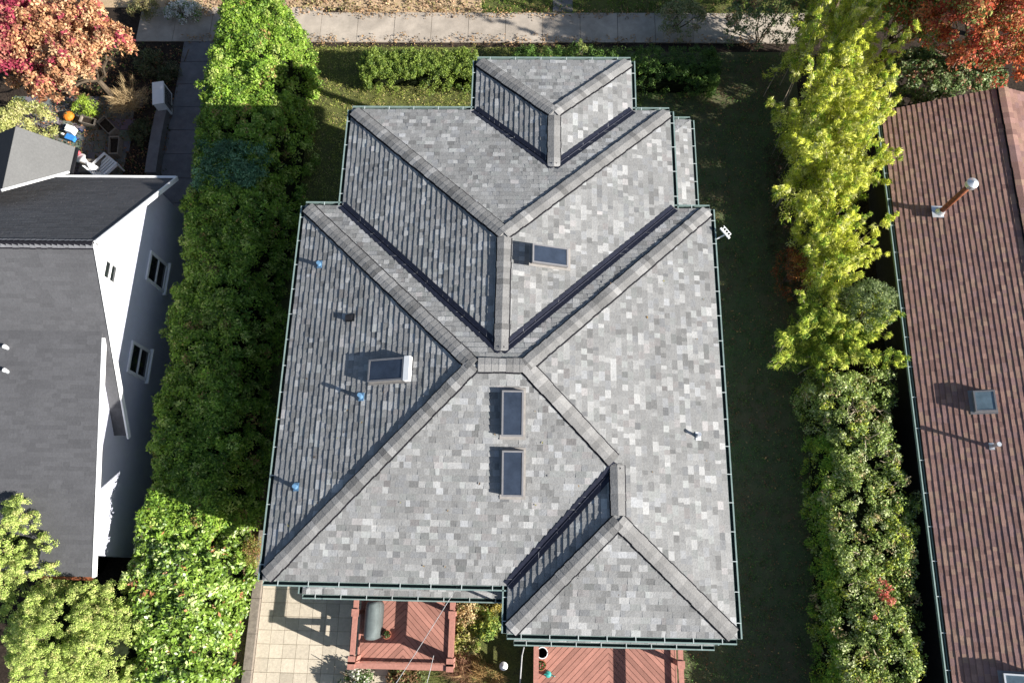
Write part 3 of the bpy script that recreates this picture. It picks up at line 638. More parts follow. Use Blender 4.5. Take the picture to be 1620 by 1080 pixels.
# ================================================================== HEDGES
def lerp_st(st, y):
    st = sorted(st)
    if y <= st[0][0]: return st[0][1:]
    for a, b in zip(st, st[1:]):
        if y <= b[0]: t = (y-a[0])/(b[0]-a[0]); return tuple(p+(q-p)*t for p, q in zip(a[1:], b[1:]))
    return st[-1][1:]
def hedge(name, label, st, nblob, nper, L, Wd, pal, m_, seed, blobr=(.16, .30), cat='hedge', sides=(.55, .22, .23), twigs=0, bump=.15, updir=.5, twist=None):
    """st: (y, x_left, x_right, side_spread, z_top)"""
    r = np.random.default_rng(seed); ys = [q[0] for q in st]; y0_, y1_ = min(ys), max(ys); t = thing(name, label, cat, (lerp_st(st, (y0_+y1_)/2)[0]+1, (y0_+y1_)/2, 0))
    C_ = []
    for i in range(nblob):
        y = r.uniform(y0_, y1_); xl, xr_, sp, zt = lerp_st(st, y); k = r.random(); bl = r.uniform(*blobr)
        und = bump*(math.sin(y*1.7+seed)+math.sin(y*3.9+1.3*seed)*.6)
        if k < sides[0]:
            x = r.uniform(xl+bl*.5, xr_-bl*.5); edge = min(x-xl, xr_-x); z = zt-bl+und*.5+bump*math.sin(x*2.9+y*2.1)*.8-max(0, .35-edge)*.7+r.normal()*.07
        elif k < sides[0]+sides[1]: z = r.uniform(.1, zt-bl); x = xl-und+bl*.6-sp*(1-z/zt)*.4+r.normal()*.05
        else: z = zt*(1-r.random()**1.0)*.97; z = max(.1, z-bl*.5); x = xr_+und-bl*.6+sp*(1-z/zt)+r.normal()*.05
        C_.append((x, y, z, bl))
    for y in (y0_, y1_):
        xl, xr_, sp, zt = lerp_st(st, y)
        for i in range(int(nblob*.05)): C_.append((r.uniform(xl, xr_), y+r.normal()*.1, r.uniform(.1, zt-.2), r.uniform(*blobr)))
    C_ = np.array(C_); foliage('foliage', m_, C_[:, :3], C_[:, 3], nper, L, Wd, pal, t, seed=seed, updir=updir)
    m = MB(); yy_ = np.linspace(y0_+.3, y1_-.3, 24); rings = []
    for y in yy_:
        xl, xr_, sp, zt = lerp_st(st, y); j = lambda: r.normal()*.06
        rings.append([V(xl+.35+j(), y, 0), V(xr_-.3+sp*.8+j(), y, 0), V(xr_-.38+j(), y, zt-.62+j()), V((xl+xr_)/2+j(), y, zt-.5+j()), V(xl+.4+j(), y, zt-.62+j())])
    loft(m, rings); m.build('blocking_core', M['core'], t)  # added solid dark hull under the leaves, blocks the view through the hedge
    if twigs:
        R = random.Random(seed)
        for i in range(twigs):
            m = MB(); y = R.uniform(y0_+.5, y1_-.5); xl, xr_, sp, zt = lerp_st(st, y); x = R.uniform(xl+.5, xr_-.5); a = V(x, y, zt-.7)
            b = V(x+R.uniform(-.7, .7), y+R.uniform(-.7, .7), zt+R.uniform(.05, .25)); limb(m, a, b, .026, .01, .25, 5, i)
            for q in range(2): c_ = a+(b-a)*R.uniform(.3, .7); limb(m, c_, c_+V(R.uniform(-.4, .4), R.uniform(-.4, .4), R.uniform(.05, .25)), .012, .005, .2, 4, i*7+q)
            m.build('bare_twig', M['palebark'], t)
    return t
def stations(rows, z):                    # rows: (py, left px, right px) at height z -> world stations
    out = []
    for py, a, b, sp in rows:
        p, q = U(a, py, z), U(b, py, z); out.append(((p[1]+q[1])/2, p[0], q[0], sp, z))
    return out
zh = 3.1
stL = stations([(-20, 352, 440, .5), (30, 340, 436, .6), (60, 330, 434, .8), (110, 318, 432, .75), (165, 312, 428, .7), (250, 300, 420, .6), (340, 290, 405, .5), (420, 278, 392, .45), (520, 262, 378, .4), (620, 246, 368, .35), (700, 235, 360, .35), (780, 226, 352, .35), (820, 212, 346, .4)], zh)
green = [(4, (.155, .26, .03)), (3, (.22, .33, .04)), (2.2, (.08, .15, .02)), (1.3, (.36, .43, .11)), (.25, (.25, .17, .06))]
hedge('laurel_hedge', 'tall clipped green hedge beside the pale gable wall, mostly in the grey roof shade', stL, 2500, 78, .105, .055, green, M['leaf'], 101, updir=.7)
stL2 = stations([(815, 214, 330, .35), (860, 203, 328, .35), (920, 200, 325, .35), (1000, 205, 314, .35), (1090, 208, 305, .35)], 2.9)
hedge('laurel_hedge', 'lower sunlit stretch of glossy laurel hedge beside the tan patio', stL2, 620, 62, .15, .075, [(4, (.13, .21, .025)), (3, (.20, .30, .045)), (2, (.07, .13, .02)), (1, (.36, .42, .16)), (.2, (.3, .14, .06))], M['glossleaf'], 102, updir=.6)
# blue-green shrub pushing through the tall hedge
c = U(368, 262, 3.0); t = thing('shrub', 'blue-green shrub growing through the shaded part of the tall hedge', 'shrub', (c[0], c[1], 0))
rr_ = np.random.default_rng(5); cc = [c+V(rr_.uniform(-1.1, 1.1), rr_.uniform(-.8, .8), rr_.normal()*.10+.02) for i in range(120)]
foliage('foliage', M['leaf'], cc, .22, 60, .10, .045, [(2, (.08, .17, .08)), (2, (.14, .25, .13)), (1, (.04, .10, .045))], t, seed=103)
m = MB(); [limb(m, V(c[0], c[1], 0), V(c[0]+rr_.normal()*.6, c[1]+rr_.normal()*.5, 3.0), .05, .015, .15, 6, i) for i in range(6)]; m.build('stem', M['bark'], t)
mixg = [(3, (.20, .27, .06)), (3, (.28, .35, .10)), (2, (.09, .14, .03)), (1.6, (.44, .47, .24)), (.7, (.40, .30, .15)), (1, (.36, .40, .05))]
stR = stations([(590, 1300, 1418, .1), (640, 1302, 1418, .1), (700, 1322, 1425, .1), (760, 1322, 1445, .1), (830, 1322, 1455, .1), (900, 1328, 1460, .1), (960, 1332, 1462, .1), (1030, 1338, 1462, .1), (1100, 1345, 1465, .1), (1240, 1350, 1480, .1)], 2.4)
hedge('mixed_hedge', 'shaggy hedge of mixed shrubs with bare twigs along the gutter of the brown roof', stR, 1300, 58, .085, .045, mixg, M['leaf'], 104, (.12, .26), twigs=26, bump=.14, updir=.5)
# greener strip of low growth on its shaded side
stR2 = stations([(690, 1300, 1330, .1), (800, 1302, 1332, .1), (900, 1308, 1335, .1), (1000, 1312, 1340, .1), (1090, 1318, 1345, .1)], 1.9)
hedge('clipped_hedge', 'narrow band of fine bright green shrub on the lawn side of the shaggy mixed hedge', stR2, 420, 60, .06, .03, [(3, (.13, .25, .03)), (2, (.24, .36, .04)), (1, (.34, .40, .04))], M['leaf'], 105, (.10, .2), bump=.06)
# red autumn twig cluster
c = U(1388, 940, 2.1); t = thing('shrub', 'small coral-red leafy shoot showing in the shaggy hedge near its lower end', 'shrub', (c[0], c[1], 0)); cc = [c+V(0, 0, .45)+V(rr_.normal()*.14, rr_.normal()*.22, rr_.normal()*.05) for i in range(12)]
foliage('foliage', M['leaf'], cc, .10, 30, .07, .04, [(2, (.45, .11, .08)), (1, (.5, .2, .12))], t, seed=106); m = MB(); limb(m, V(c[0], c[1], 0), c, .02, .01); m.build('stem', M['bark'], t)

# low front hedge and its dark continuation east of the porch
def bush(name, label, c, rx, ry_, zt, nblob, nper, L, Wd, pal, seed, m_=None, blob=(.12, .22), cat='shrub', z0=.1, group=None, stems=5, power=.5):
    r = np.random.default_rng(seed); t = thing(name, label, cat, (c[0], c[1], 0), group); C_ = []
    for i in range(nblob):
        a = r.uniform(0, 2*math.pi); q = r.random()**power; b = r.uniform(*blob); prof = math.sqrt(max(0, 1-q*q*.9)); x = c[0]+math.cos(a)*q*rx; y = c[1]+math.sin(a)*q*ry_
        z = z0+(zt-z0-b)*prof*(1-.35*r.random()**2) if r.random() < .75 else r.uniform(z0, max(z0+.01, (zt-b)*prof)); C_.append((x, y, z, b))
    C_ = np.array(C_); foliage('foliage', m_ or M['leaf'], C_[:, :3], C_[:, 3], nper, L, Wd, pal, t, seed=seed)
    m = MB(); [limb(m, V(c[0]+r.normal()*.08, c[1]+r.normal()*.08, 0), V(c[0]+r.normal()*rx*.5, c[1]+r.normal()*ry_*.5, zt*.8), .03, .008, .15, 5, i) for i in range(stems)]; m.build('stem', M['bark'], t)
    return t
zf = 1.25
a, b = U(568, 92, zf), U(752, 96, zf)
stF = [(a[1]-.62, a[0]+.1, b[0], 0, zf-.05), (a[1]-.2, a[0], b[0], 0, zf), (a[1]+.42, a[0]+.15, b[0]-.1, 0, zf)]
hedge('box_hedge', 'low rounded sunlit hedge on the front lawn left of the porch roof', stF, 620, 62, .075, .035, [(3, (.14, .20, .03)), (3, (.20, .26, .05)), (2, (.07, .12, .02))], M['leaf'], 107, (.10, .2), bump=.06)
a, b = U(812, 85, 1.1), U(1130, 80, 1.1)
stF2 = [(18.0, a[0], b[0], 0, 1.1), (18.6, a[0], b[0]+.2, 0, 1.15), (19.6, a[0]+.2, b[0], 0, 1.1)]
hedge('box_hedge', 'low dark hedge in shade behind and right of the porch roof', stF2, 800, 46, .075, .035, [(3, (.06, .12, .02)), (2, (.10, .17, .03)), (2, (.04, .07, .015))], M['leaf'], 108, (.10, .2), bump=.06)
c = U(920, 72, 1.6); bush('sapling', 'thin sunlit sapling standing against the shaded pavement above the porch roof', (c[0], c[1]), .22, .35, 1.9, 16, 26, .07, .04, [(1, (.22, .26, .07)), (1, (.12, .16, .05))], 109, blob=(.06, .12), z0=.7)

# ================================================================== BAMBOO
def bamboo(label, base, n, hgt, lean, spread, seed, pal, nper=44, nb_=24):
    r = np.random.default_rng(seed); t = thing('bamboo_clump', label, 'bamboo', (*base, 0), 'bamboo clumps along the east boundary'); m = MB(); C_, Rr, AX = [], [], []
    for i in range(n):
        b = V(base[0]+r.normal()*spread[0], base[1]+r.normal()*spread[1], 0); h = hgt*r.uniform(.72, 1.08); az = r.uniform(0, 2*math.pi); ln = lean*r.uniform(.3, 1.25)
        dv = V(math.cos(az)*ln, math.sin(az)*ln, 0); pts = [b+dv*(q**2.0)*1.0+V(0, 0, h*(q-.18*q**3*ln)) for q in np.linspace(0, 1, 9)]
        m.tube(pts, [.018-.013*q for q in np.linspace(0, 1, 9)], 5, 0, None, False)
        for k in range(nb_):
            q = .26+.74*(k+r.random())/nb_; f = q*8; j = min(int(f), 7); p = pts[j]+(pts[j+1]-pts[j])*(f-j); w_ = .26*(1.12-q)+.09
            C_.append(p+V(r.normal()*w_*.45, r.normal()*w_*.45, r.normal()*.08)); Rr.append(w_*r.uniform(.5, .9)); ax_ = nrm(pts[j+1]-pts[j]+V(0, 0, -.3)+dv*.25+r.normal(size=3)*.2); AX.append(ax_)
    foliage('foliage', M['softleaf'], C_, Rr, nper, .16, .028, pal, t, seed=seed, gain=1.3, updir=.35, axis=AX, axw=.45, shell=.1, blobtone=.16)
    m.build('cane', M['palebark'], t)
    return t
yel = [(4, (.45, .48, .06)), (3, (.56, .57, .11)), (1.8, (.18, .27, .03)), (1.4, (.60, .60, .24))]
darker = [(3, (.23, .30, .04)), (3, (.42, .46, .07)), (2.4, (.10, .17, .03)), (1.5, (.54, .56, .14))]
def bb(px_, py_, z): p = U(px_, py_, z); return (p[0], p[1])
bamboo('northmost yellow-green bamboo clump, its plumes reaching the top edge of the photograph', bb(1322, 60, 3.2), 36, 6.8, 1.0, (.6, .9), 201, yel)
bamboo('bright yellow-green bamboo clump level with the top edge of the brown roof', bb(1318, 175, 3.2), 34, 5.8, 1.1, (.6, .7), 202, yel)
bamboo('bamboo clump beside the chimney pipe, with plumes sticking out over the lawn', bb(1322, 280, 3.0), 30, 5.4, 1.25, (.55, .6), 203, yel)
bamboo('bamboo clump just above the dark gap, next to the brown roof gutter', bb(1325, 385, 3.0), 22, 4.7, 1.1, (.45, .45), 204, yel)
bamboo('southmost bamboo clump, duller green, spreading wide over lawn and gutter', bb(1325, 515, 2.8), 40, 4.4, 1.5, (.65, .55), 205, darker)
c = U(1400, 460, 4.2); bush('shrub', 'grey-green round shrub overhanging the brown roof gutter beside the southmost bamboo', (c[0], c[1]), .85, .8, 4.1, 120, 50, .07, .035, [(2, (.13, .18, .06)), (2, (.20, .24, .10)), (1, (.08, .12, .04))], 206, z0=2.2)
c = U(1265, 420, 1.8); bush('shrub', 'rusty red shrub in the shade at the left foot of the bamboo', (c[0], c[1]), .55, .9, 2.2, 60, 46, .06, .035, [(2, (.24, .06, .02)), (1, (.3, .13, .03)), (1, (.05, .06, .02))], 207, z0=.3)
c = U(1250, 330, .9); bush('shrub', 'dark brown leafy undergrowth below the bamboo on the lawn side', (c[0], c[1]), .7, 3.5, 1.2, 150, 40, .07, .035, [(2, (.06, .035, .02)), (2, (.04, .05, .02))], 208, z0=.05)

# ================================================================== TREES
def tree(name, label, c, rx, ry_, z0, z1, nblob, nper, L, Wd, pal, seed, m_=None, lobes=9, blob=(.16, .30), cat='tree', trunk=.13, holes=.0, off=(0, 0), lobr=.42):
    """crown of several lobes; every lobe carries small leafy clumps on its upper shell"""
    r = np.random.default_rng(seed); t = thing(name, label, cat, (c[0]+off[0], c[1]+off[1], 0)); base = V(c[0]+off[0], c[1]+off[1], 0); LO = []
    for i in range(lobes):
        a = 2.399*i+r.uniform(-.3, .3); q = math.sqrt((i+.5)/lobes)*.72; LO.append((V(c[0]+math.cos(a)*q*rx, c[1]+math.sin(a)*q*ry_, z0+(z1-z0)*(.62-.35*q*q+r.uniform(-.1, .1))), lobr*r.uniform(.75, 1.2)))
    C_ = []
    for i in range(nblob):
        p, k = LO[r.integers(lobes)]; d = r.normal(size=3); d[2] = abs(d[2])*1.0+.1*r.normal(); d = nrm(d); q = r.uniform(.55, 1.0)
        C_.append((*(p+d*V(rx*k, ry_*k, (z1-z0)*.42)*q), r.uniform(*blob)))
    C_ = np.array(C_); foliage('crown', m_ or M['leaf'], C_[:, :3], C_[:, 3], nper, L, Wd, pal, t, seed=seed)
    m = MB(); fork = base*.6+V(c[0], c[1], 0)*.4+V(0, 0, z0*.8+.3); limb(m, base, fork, trunk, trunk*.75, .06, 8, seed)
    for i, (p, k) in enumerate(LO): limb(m, fork, p, trunk*.5, .012, .18, 6, i)
    m.build('trunk', M['bark'], t); return t
salmon = [(4, (.44, .24, .12)), (3, (.52, .34, .19)), (1.5, (.34, .14, .09)), (.8, (.28, .05, .07)), (1.5, (.18, .08, .04))]
crims = [(3, (.28, .04, .07)), (2, (.40, .17, .12)), (1, (.15, .02, .03))]
c = U(95, 58, 3.6); tree('maple_tree', 'salmon-leaved maple with crimson patches at the far left above the courtyard', c, 2.55, 2.3, 1.4, 4.3, 440, 62, .13, .08, salmon, 301, M['softleaf'], 16, (.15, .30), off=(.3, -.3), lobr=.34)
c = U(10, 40, 3.9); tree('maple_tree', 'deep crimson maple crown in the top left corner', c, 1.1, 2.0, 2.0, 4.4, 230, 60, .13, .08, crims, 302, M['softleaf'], 7, (.18, .32))
redp = [(3, (.46, .13, .05)), (2, (.50, .19, .12)), (2, (.36, .07, .04)), (2.6, (.18, .20, .06)), (1.5, (.44, .25, .10))]
c = U(1560, 45, 5.2); tree('maple_tree', 'orange-red maple above the top edge of the brown roof', c, 2.4, 2.0, 2.6, 7.2, 430, 56, .11, .065, redp, 303, M['softleaf'], 12, (.16, .3), off=(1, 1), lobr=.34)
c = U(1440, 20, 4.0); tree('maple_tree', 'smaller maple turning orange, between the bamboo tips and the red maple', c, 1.1, 1.3, 2.4, 5.8, 240, 52, .11, .065, [(2, (.50, .12, .05)), (3, (.13, .18, .04)), (2, (.25, .27, .07))], 304, M['softleaf'], 7, (.15, .28), lobr=.4)
gsh = [(3, (.13, .19, .06)), (2, (.25, .29, .14)), (2, (.06, .10, .03)), (1, (.35, .16, .10))]
c = U(1500, 105, 2.8); bush('shrub', 'broad light green shrub between the red maple and the brown roof', (c[0], c[1]+.2), 2.6, 1.0, 3.4, 480, 56, .10, .055, gsh, 305, z0=1.0, power=.6)
c = U(1200, 5, 3.0); bush('shrub', 'loose green shrubs with bare pale stems beyond the shaded pavement at the top', (c[0]+.9, c[1]+.7), 1.7, 1.3, 4.0, 260, 50, .10, .045, gsh, 306, z0=.6)
c = U(1082, 14, 1.2); bush('shrub', 'straggly sunlit shrub on the verge above the shaded pavement', (c[0], c[1]), .95, .7, 1.5, 90, 34, .09, .045, [(2, (.24, .26, .12)), (2, (.14, .17, .06)), (1, (.33, .26, .15))], 307, z0=.2)
c = U(12, 190, 2.2); bush('shrub', 'pale yellow-green shrub at the left edge beside the courtyard', (c[0], c[1]), .75, 1.5, 2.6, 170, 50, .09, .05, [(3, (.38, .38, .14)), (2, (.25, .27, .08)), (1, (.5, .46, .22))], 308, z0=.3)
c = U(125, 157, .9); bush('shrub', 'small bright green tuft below the salmon maple', (c[0], c[1]), .45, .35, 1.0, 26, 40, .12, .03, [(2, (.24, .32, .04)), (1, (.14, .22, .03))], 309)
c = U(285, 7, .7); bush('shrub', 'low bush covered in white flowers beyond the top pavement', (c[0], c[1]), .75, .4, .8, 50, 46, .07, .06, [(3, (.7, .7, .68)), (1, (.12, .2, .05)), (1, (.4, .42, .35))], 310)
c = U(225, 8, .5); bush('shrub', 'dull olive bush beside the white flowering bush', (c[0], c[1]), .7, .4, .8, 40, 40, .07, .04, [(2, (.2, .17, .07)), (1, (.12, .14, .05))], 311)
tree('street_tree', 'green street tree whose crown just enters the top edge above the bamboo', (18.0, 22.0), 2.3, 2.2, 2.2, 6.2, 420, 50, .12, .06, [(3, (.13, .19, .05)), (2, (.22, .27, .08)), (1, (.07, .11, .03))], 331, None, 10, (.2, .36))
tree('street_tree', 'dark green street tree at the top right corner beyond the red maple', (23.5, 21.0), 2.6, 2.4, 2.2, 7.4, 460, 50, .12, .06, [(3, (.12, .18, .05)), (2, (.18, .22, .07)), (1, (.07, .11, .03))], 332, None, 10, (.2, .38))
for (x_, y_), h_, r_, lab in (((232, 95), .7, .5, 'low dark shrub between the salmon maple and the head of the drive'), ((262, 112), .5, .4, 'small dark ground plant above the white outdoor unit'), ((222, 205), .6, .45, 'dark shrub on the bed between the planter boxes and the low concrete wall')):
    c = U(x_, y_, h_*.6); bush('shrub', lab, (c[0], c[1]), r_, r_*1.2, h_, 40, 36, .09, .045, [(2, (.07, .09, .035)), (1, (.12, .10, .05)), (1, (.04, .05, .02))], int(x_), z0=.05)
# dry ornamental grass by the drive
def grass_tuft(label, c, h, r_, n, pal, seed, zl_=.5):
    r = np.random.default_rng(seed); t = thing('ornamental_grass', label, 'grass clump', (c[0], c[1], 0)); C_ = [V(c[0]+r.normal()*r_*.5, c[1]+r.normal()*r_*.5, h*r.uniform(.2, .8)) for i in range(n)]
    ax = [nrm(V(p[0]-c[0], p[1]-c[1], .5)*1.0+r.normal(size=3)*.15) for p in C_]
    foliage('blades', M['softleaf'], C_, .12, 12, .55, .014, pal, t, seed=seed, axis=ax, axw=.85); return t
c = U(200, 155, .6); grass_tuft('blond dry ornamental grass between the maple and the white cabinet', c, 1.1, .55, 90, [(2, (.42, .31, .17)), (1, (.30, .22, .12))], 312)
# conifers lower left
def conifer(label, c, rx, ry_, zt, nl, seed, pal, group='conifers at the lower left'):
    r = np.random.default_rng(seed); t = thing('conifer', label, 'conifer', (c[0], c[1], 0), group); C_, Rr = [], []
    m = MB(); m.tube([V(c[0], c[1], 0), V(c[0], c[1], zt*.9)], [.14, .03], 8); m.build('trunk', M['bark'], t)
    for i in range(nl):
        a = 2.399*i+r.uniform(-.4, .4); q = math.sqrt((i+.3)/nl); x = c[0]+math.cos(a)*q*rx*.85; y = c[1]+math.sin(a)*q*ry_*.85; top = zt*(1-.42*q*q)*r.uniform(.93, 1.05); rad = r.uniform(.34, .52)
        for k in range(52):
            d = nrm(r.normal(size=3)+V(0, 0, .55)); h_ = r.uniform(.85, 1.0); C_.append(V(x, y, top-.65)+d*V(rad, rad, .65)*h_); Rr.append(r.uniform(.07, .13))
    foliage('crown', M['softleaf'], C_, Rr, 64, .05, .024, pal, t, seed=seed, updir=.6, hang=-.6, blobtone=.14)
    m = MB(); m.tube([V(c[0], c[1], .2), V(c[0], c[1], zt*.5), V(c[0], c[1], zt*.78)], [min(rx, ry_)*.8, min(rx, ry_)*.68, .2], 12); m.build('blocking_core', M['core'], t)  # added solid dark core, keeps the crown from being seen through
    return t
cp = [(4, (.33, .42, .10)), (3, (.46, .52, .17)), (2, (.18, .24, .06)), (1, (.52, .48, .2))]
conifer('tall yellow-green conifer at the left edge overlapping the charcoal roof', U(-8, 870, 4.4), 1.15, 2.2, 4.9, 15, 401, cp)
conifer('broad yellow-green conifer in the bottom left corner', U(60, 1010, 4.0), 1.7, 2.1, 4.6, 22, 402, cp)
conifer('rounded conifer nearest to the glossy laurel hedge', U(140, 1025, 3.6), 1.5, 2.1, 4.1, 20, 403, cp)
# back garden between the decks
olive = [(3, (.28, .27, .07)), (2, (.15, .20, .04)), (2, (.42, .36, .16)), (1, (.08, .11, .02))]
for (x_, y_), h_, r_, lab, pal in (((742, 965), 1.0, .5, 'pale tan-leaved shrub touching the right rail of the square deck', [(3, (.50, .38, .20)), (1, (.3, .2, .08)), (1, (.14, .16, .05))]), ((765, 985), .8, .45, 'yellow-green broad-leaved plant right of the square deck', [(2, (.30, .33, .06)), (2, (.16, .24, .05))]),
        ((735, 1010), .7, .5, 'olive ground plant beside the corner post of the square deck', olive), ((560, 1085), .8, .5, 'dark green plant with pale flowers below the square deck', [(3, (.07, .12, .03)), (1, (.6, .6, .5))]), ((640, 1085), .5, .6, 'brown and green low plants under the front rail of the square deck', [(2, (.2, .12, .06)), (2, (.12, .15, .05))]),
        ((785, 950), .8, .35, 'yellowing plant under the lower grey roof', [(2, (.30, .24, .05)), (1, (.12, .12, .03))])):
    c = U(x_, y_, h_*.6); bush('shrub', lab, (c[0], c[1]), r_, r_, h_, 42, 40, .10, .05, pal, int(x_+y_), z0=.05)
for (x_, y_), lab, pal in (((730, 1060), 'reddish brown arching grass clump below the square deck corner', [(2, (.24, .13, .08)), (1, (.3, .2, .1))]), ((770, 1072), 'tawny arching grass clump near the small white lantern', [(2, (.30, .19, .08)), (1, (.16, .14, .05))])):
    c = U(x_, y_, .3); grass_tuft(lab, c, .6, .5, 60, pal, int(x_))
c = U(392, 872, .9); bush('shrub', 'brownish green shrub at the lower left corner of the grey roof', (c[0], c[1]), .35, .45, 1.2, 45, 46, .06, .03, [(2, (.22, .2, .05)), (1, (.13, .17, .03)), (1, (.28, .15, .07))], 320)

# ================================================================== COURTYARD OBJECTS
def framebox(label, quad, h_, th=.05):
    t = thing('planter_box', label, 'planter box', (*np.mean([q[:2] for q in quad], 0), 0), 'timber planter boxes in the courtyard'); ce = np.mean(quad, 0)
    m = MB(); n = 4
    inn = [q+(ce-q)*.17 for q in quad]
    for i in range(4):
        a, b, c_, d = quad[i], quad[(i+1) % 4], inn[(i+1) % 4], inn[i]; f = lambda p, z: V(p[0], p[1], z)
        m.prism([f(p, .02) for p in (a, b, c_, d)], [f(p, h_) for p in (a, b, c_, d)])
    m.build('frame', M['timber'], t); m = MB(); m.prism([V(p[0], p[1], .02) for p in inn], [V(p[0], p[1], h_-.1) for p in inn]); m.build('soil', M['soil'], t)
zq = .35
Q_ = lambda l: [U(x, y, zq) for x, y in l]
framebox('flat timber planter next to the orange pumpkin', Q_([(124, 192), (128, 182), (152, 188), (149, 199)]), zq)
framebox('middle timber planter box, turned diagonally', Q_([(152, 193), (164, 182), (184, 203), (172, 213)]), zq)
framebox('timber planter box nearest to the slatted white chair', Q_([(172, 215), (189, 215), (186, 244), (171, 244)]), zq)
c = U(108, 183, .2); t = thing('pumpkin', 'orange pumpkin on the shaded courtyard paving', 'pumpkin', (c[0], c[1], .02)); m = MB(); rings = []
for k in range(9):
    ph_ = math.pi*(k+.5)/9; rings.append([V(c[0]+.2*math.sin(ph_)*(1+.07*abs(math.cos(5*a)))*math.cos(a), c[1]+.2*math.sin(ph_)*(1+.07*abs(math.cos(5*a)))*math.sin(a), .17-.15*math.cos(ph_)) for a in np.linspace(0, 2*math.pi, 40, endpoint=False)])
loft(m, rings); m.build('body', M['orange'], t, True); m = MB(); m.tube([(c[0], c[1], .3), (c[0]+.02, c[1], .4)], [.03, .02], 8); m.build('stalk', M['stem'], t)
# child's ride-on toy
c = U(108, 205, .3); t = thing('ride_on_toy', "child's white and blue ride-on toy between the pumpkin and the charcoal roof", 'toy', (c[0], c[1], .02)); F = (V(c[0], c[1], .02), nrm((1, -.35, 0)), nrm((.35, 1, 0)), V(0, 0, 1))
m = MB(); m.box((-.02, -.12, .16), (.28, .14, .42), 0, None, F); m.box((.02, -.08, .421), (.22, .1, .5), 0, None, F); m.build('body', M['white'], t)
m = MB(); m.box((-.28, -.10, .12), (-.03, .16, .30), 0, None, F); m.build('seat', M['navy'], t)
m = MB(); m.box((.0, -.36, .1), (.38, -.14, .24), 0, None, F); m.build('front_panel', M['bluep'], t)
for a_, b_ in ((-.25, .2), (.3, .2), (-.22, -.2), (.34, -.16)):
    p = F[0]+F[1]*a_+F[2]*b_+V(0, 0, .1); m = MB(); m.tube([p-F[2]*.03, p+F[2]*.03], .1, 14); m.build('wheel', M['white'] if a_ < 0 else M['navy'], t)
# slatted white lounge chair
c = U(167, 262, .5); t = thing('garden_chair', 'white slatted garden chair against the upper gutter of the charcoal roof', 'garden chair', (c[0], c[1], .02)); th = math.radians(-38); F = (V(c[0], c[1], .02), V(math.cos(th), math.sin(th), 0), V(-math.sin(th), math.cos(th), 0), V(0, 0, 1))
m = MB()
for k in range(6): m.box((-.32+k*.11, -.3, .40), (-.32+k*.11+.075, .3, .425), 0, None, F)
m.box((-.35, .301, .38), (.36, .36, .43), 0, None, F); m.build('seat', M['white'], t)
m = MB()
for k in range(6): m.prism([F[0]+F[1]*(-.32+k*.11+a_)+F[2]*b_+V(0, 0, z_) for a_, b_, z_ in ((0, -.33, .43), (.075, -.33, .43), (.075, -.30, .43), (0, -.30, .43))], [F[0]+F[1]*(-.32+k*.11+a_)+F[2]*b_+V(0, 0, z_) for a_, b_, z_ in ((0, -.58, .9), (.075, -.58, .9), (.075, -.55, .9), (0, -.55, .9))])
m.build('backrest', M['white'], t)
for sx in (-.33, .33):
    m = MB(); m.box((sx-.05, -.3, .58), (sx+.05, .34, .605), 0, None, F); m.build('armrest', M['white'], t)
    for sy in (-.27, .32): m = MB(); m.box((sx-.03, sy-.03, 0), (sx+.03, sy+.03, .579), 0, None, F); m.build('leg', M['white'], t)
# white cloth draped beside it
a, b = U(119, 243, .8), U(150, 268, .8); m = MB(); n_ = 10; d = b-a; d /= np.linalg.norm(d); pz = np.cross(d, (0, 0, 1)); L_ = np.linalg.norm(b-a); rr2 = random.Random(5); rings = []
for k in range(n_+1):
    q = k/n_; cpt = a+d*L_*q; cpt[2] = .55+.35*math.sin(q*2.6)+.04*math.sin(q*17); w_ = .13+.07*math.sin(q*7); rings.append([cpt+pz*w_*math.cos(t_)+V(0, 0, 1)*(.09+.03*math.sin(q*9))*math.sin(t_) for t_ in np.linspace(0, 2*math.pi, 12, endpoint=False)])
loft(m, rings); t = thing('draped_cloth', 'bright white cloth heap with a pink end beside the slatted chair', 'cloth', (a[0], a[1], .02)); m.build('cloth', M['cloth'], t, True)
m = MB(); m.tube([a+V(.02, .02, -.10), a+V(.14, .0, .08), a+V(.24, -.05, .09)], [.06, .1, .05], 10); m.build('pink_end', M['pink'], t, True)
m = MB(); m.box((min(a[0], b[0])+.05, min(a[1], b[1])+.05, .02), (max(a[0], b[0])-.05, max(a[1], b[1])-.05, .5)); m.build('stand', M['timber'], t)
# white cabinet unit on the drive
c = U(266, 168, .0); t = thing('outdoor_unit', 'white metal outdoor unit standing beside the shaded drive', 'outdoor unit', (c[0], c[1], .02)); th = math.radians(100); F = (V(c[0], c[1], .02), V(math.cos(th), math.sin(th), 0), V(-math.sin(th), math.cos(th), 0), V(0, 0, 1))
m = MB(); m.box((-.48, -.2, .06), (.48, .2, .80), 0, None, F); m.box((-.50, -.22, .801), (.50, .22, .84), 0, None, F); m.build('casing', M['white'], t)
m = MB(); [m.box((-.42+k*.06, -.215, .15), (-.42+k*.06+.02, -.201, .72), 0, None, F) for k in range(14)]; m.build('grille', M['black'], t)
m = MB(); m.box((-.35, .201, .5), (-.2, .22, .65), 0, None, F); m.box((.1, .201, .3), (.25, .22, .45), 0, None, F); m.build('port', M['black'], t)
m = MB(); [m.box((x_, -.18, 0), (x_+.08, .18, .059), 0, None, F) for x_ in (-.4, .32)]; m.build('foot', M['black'], t)
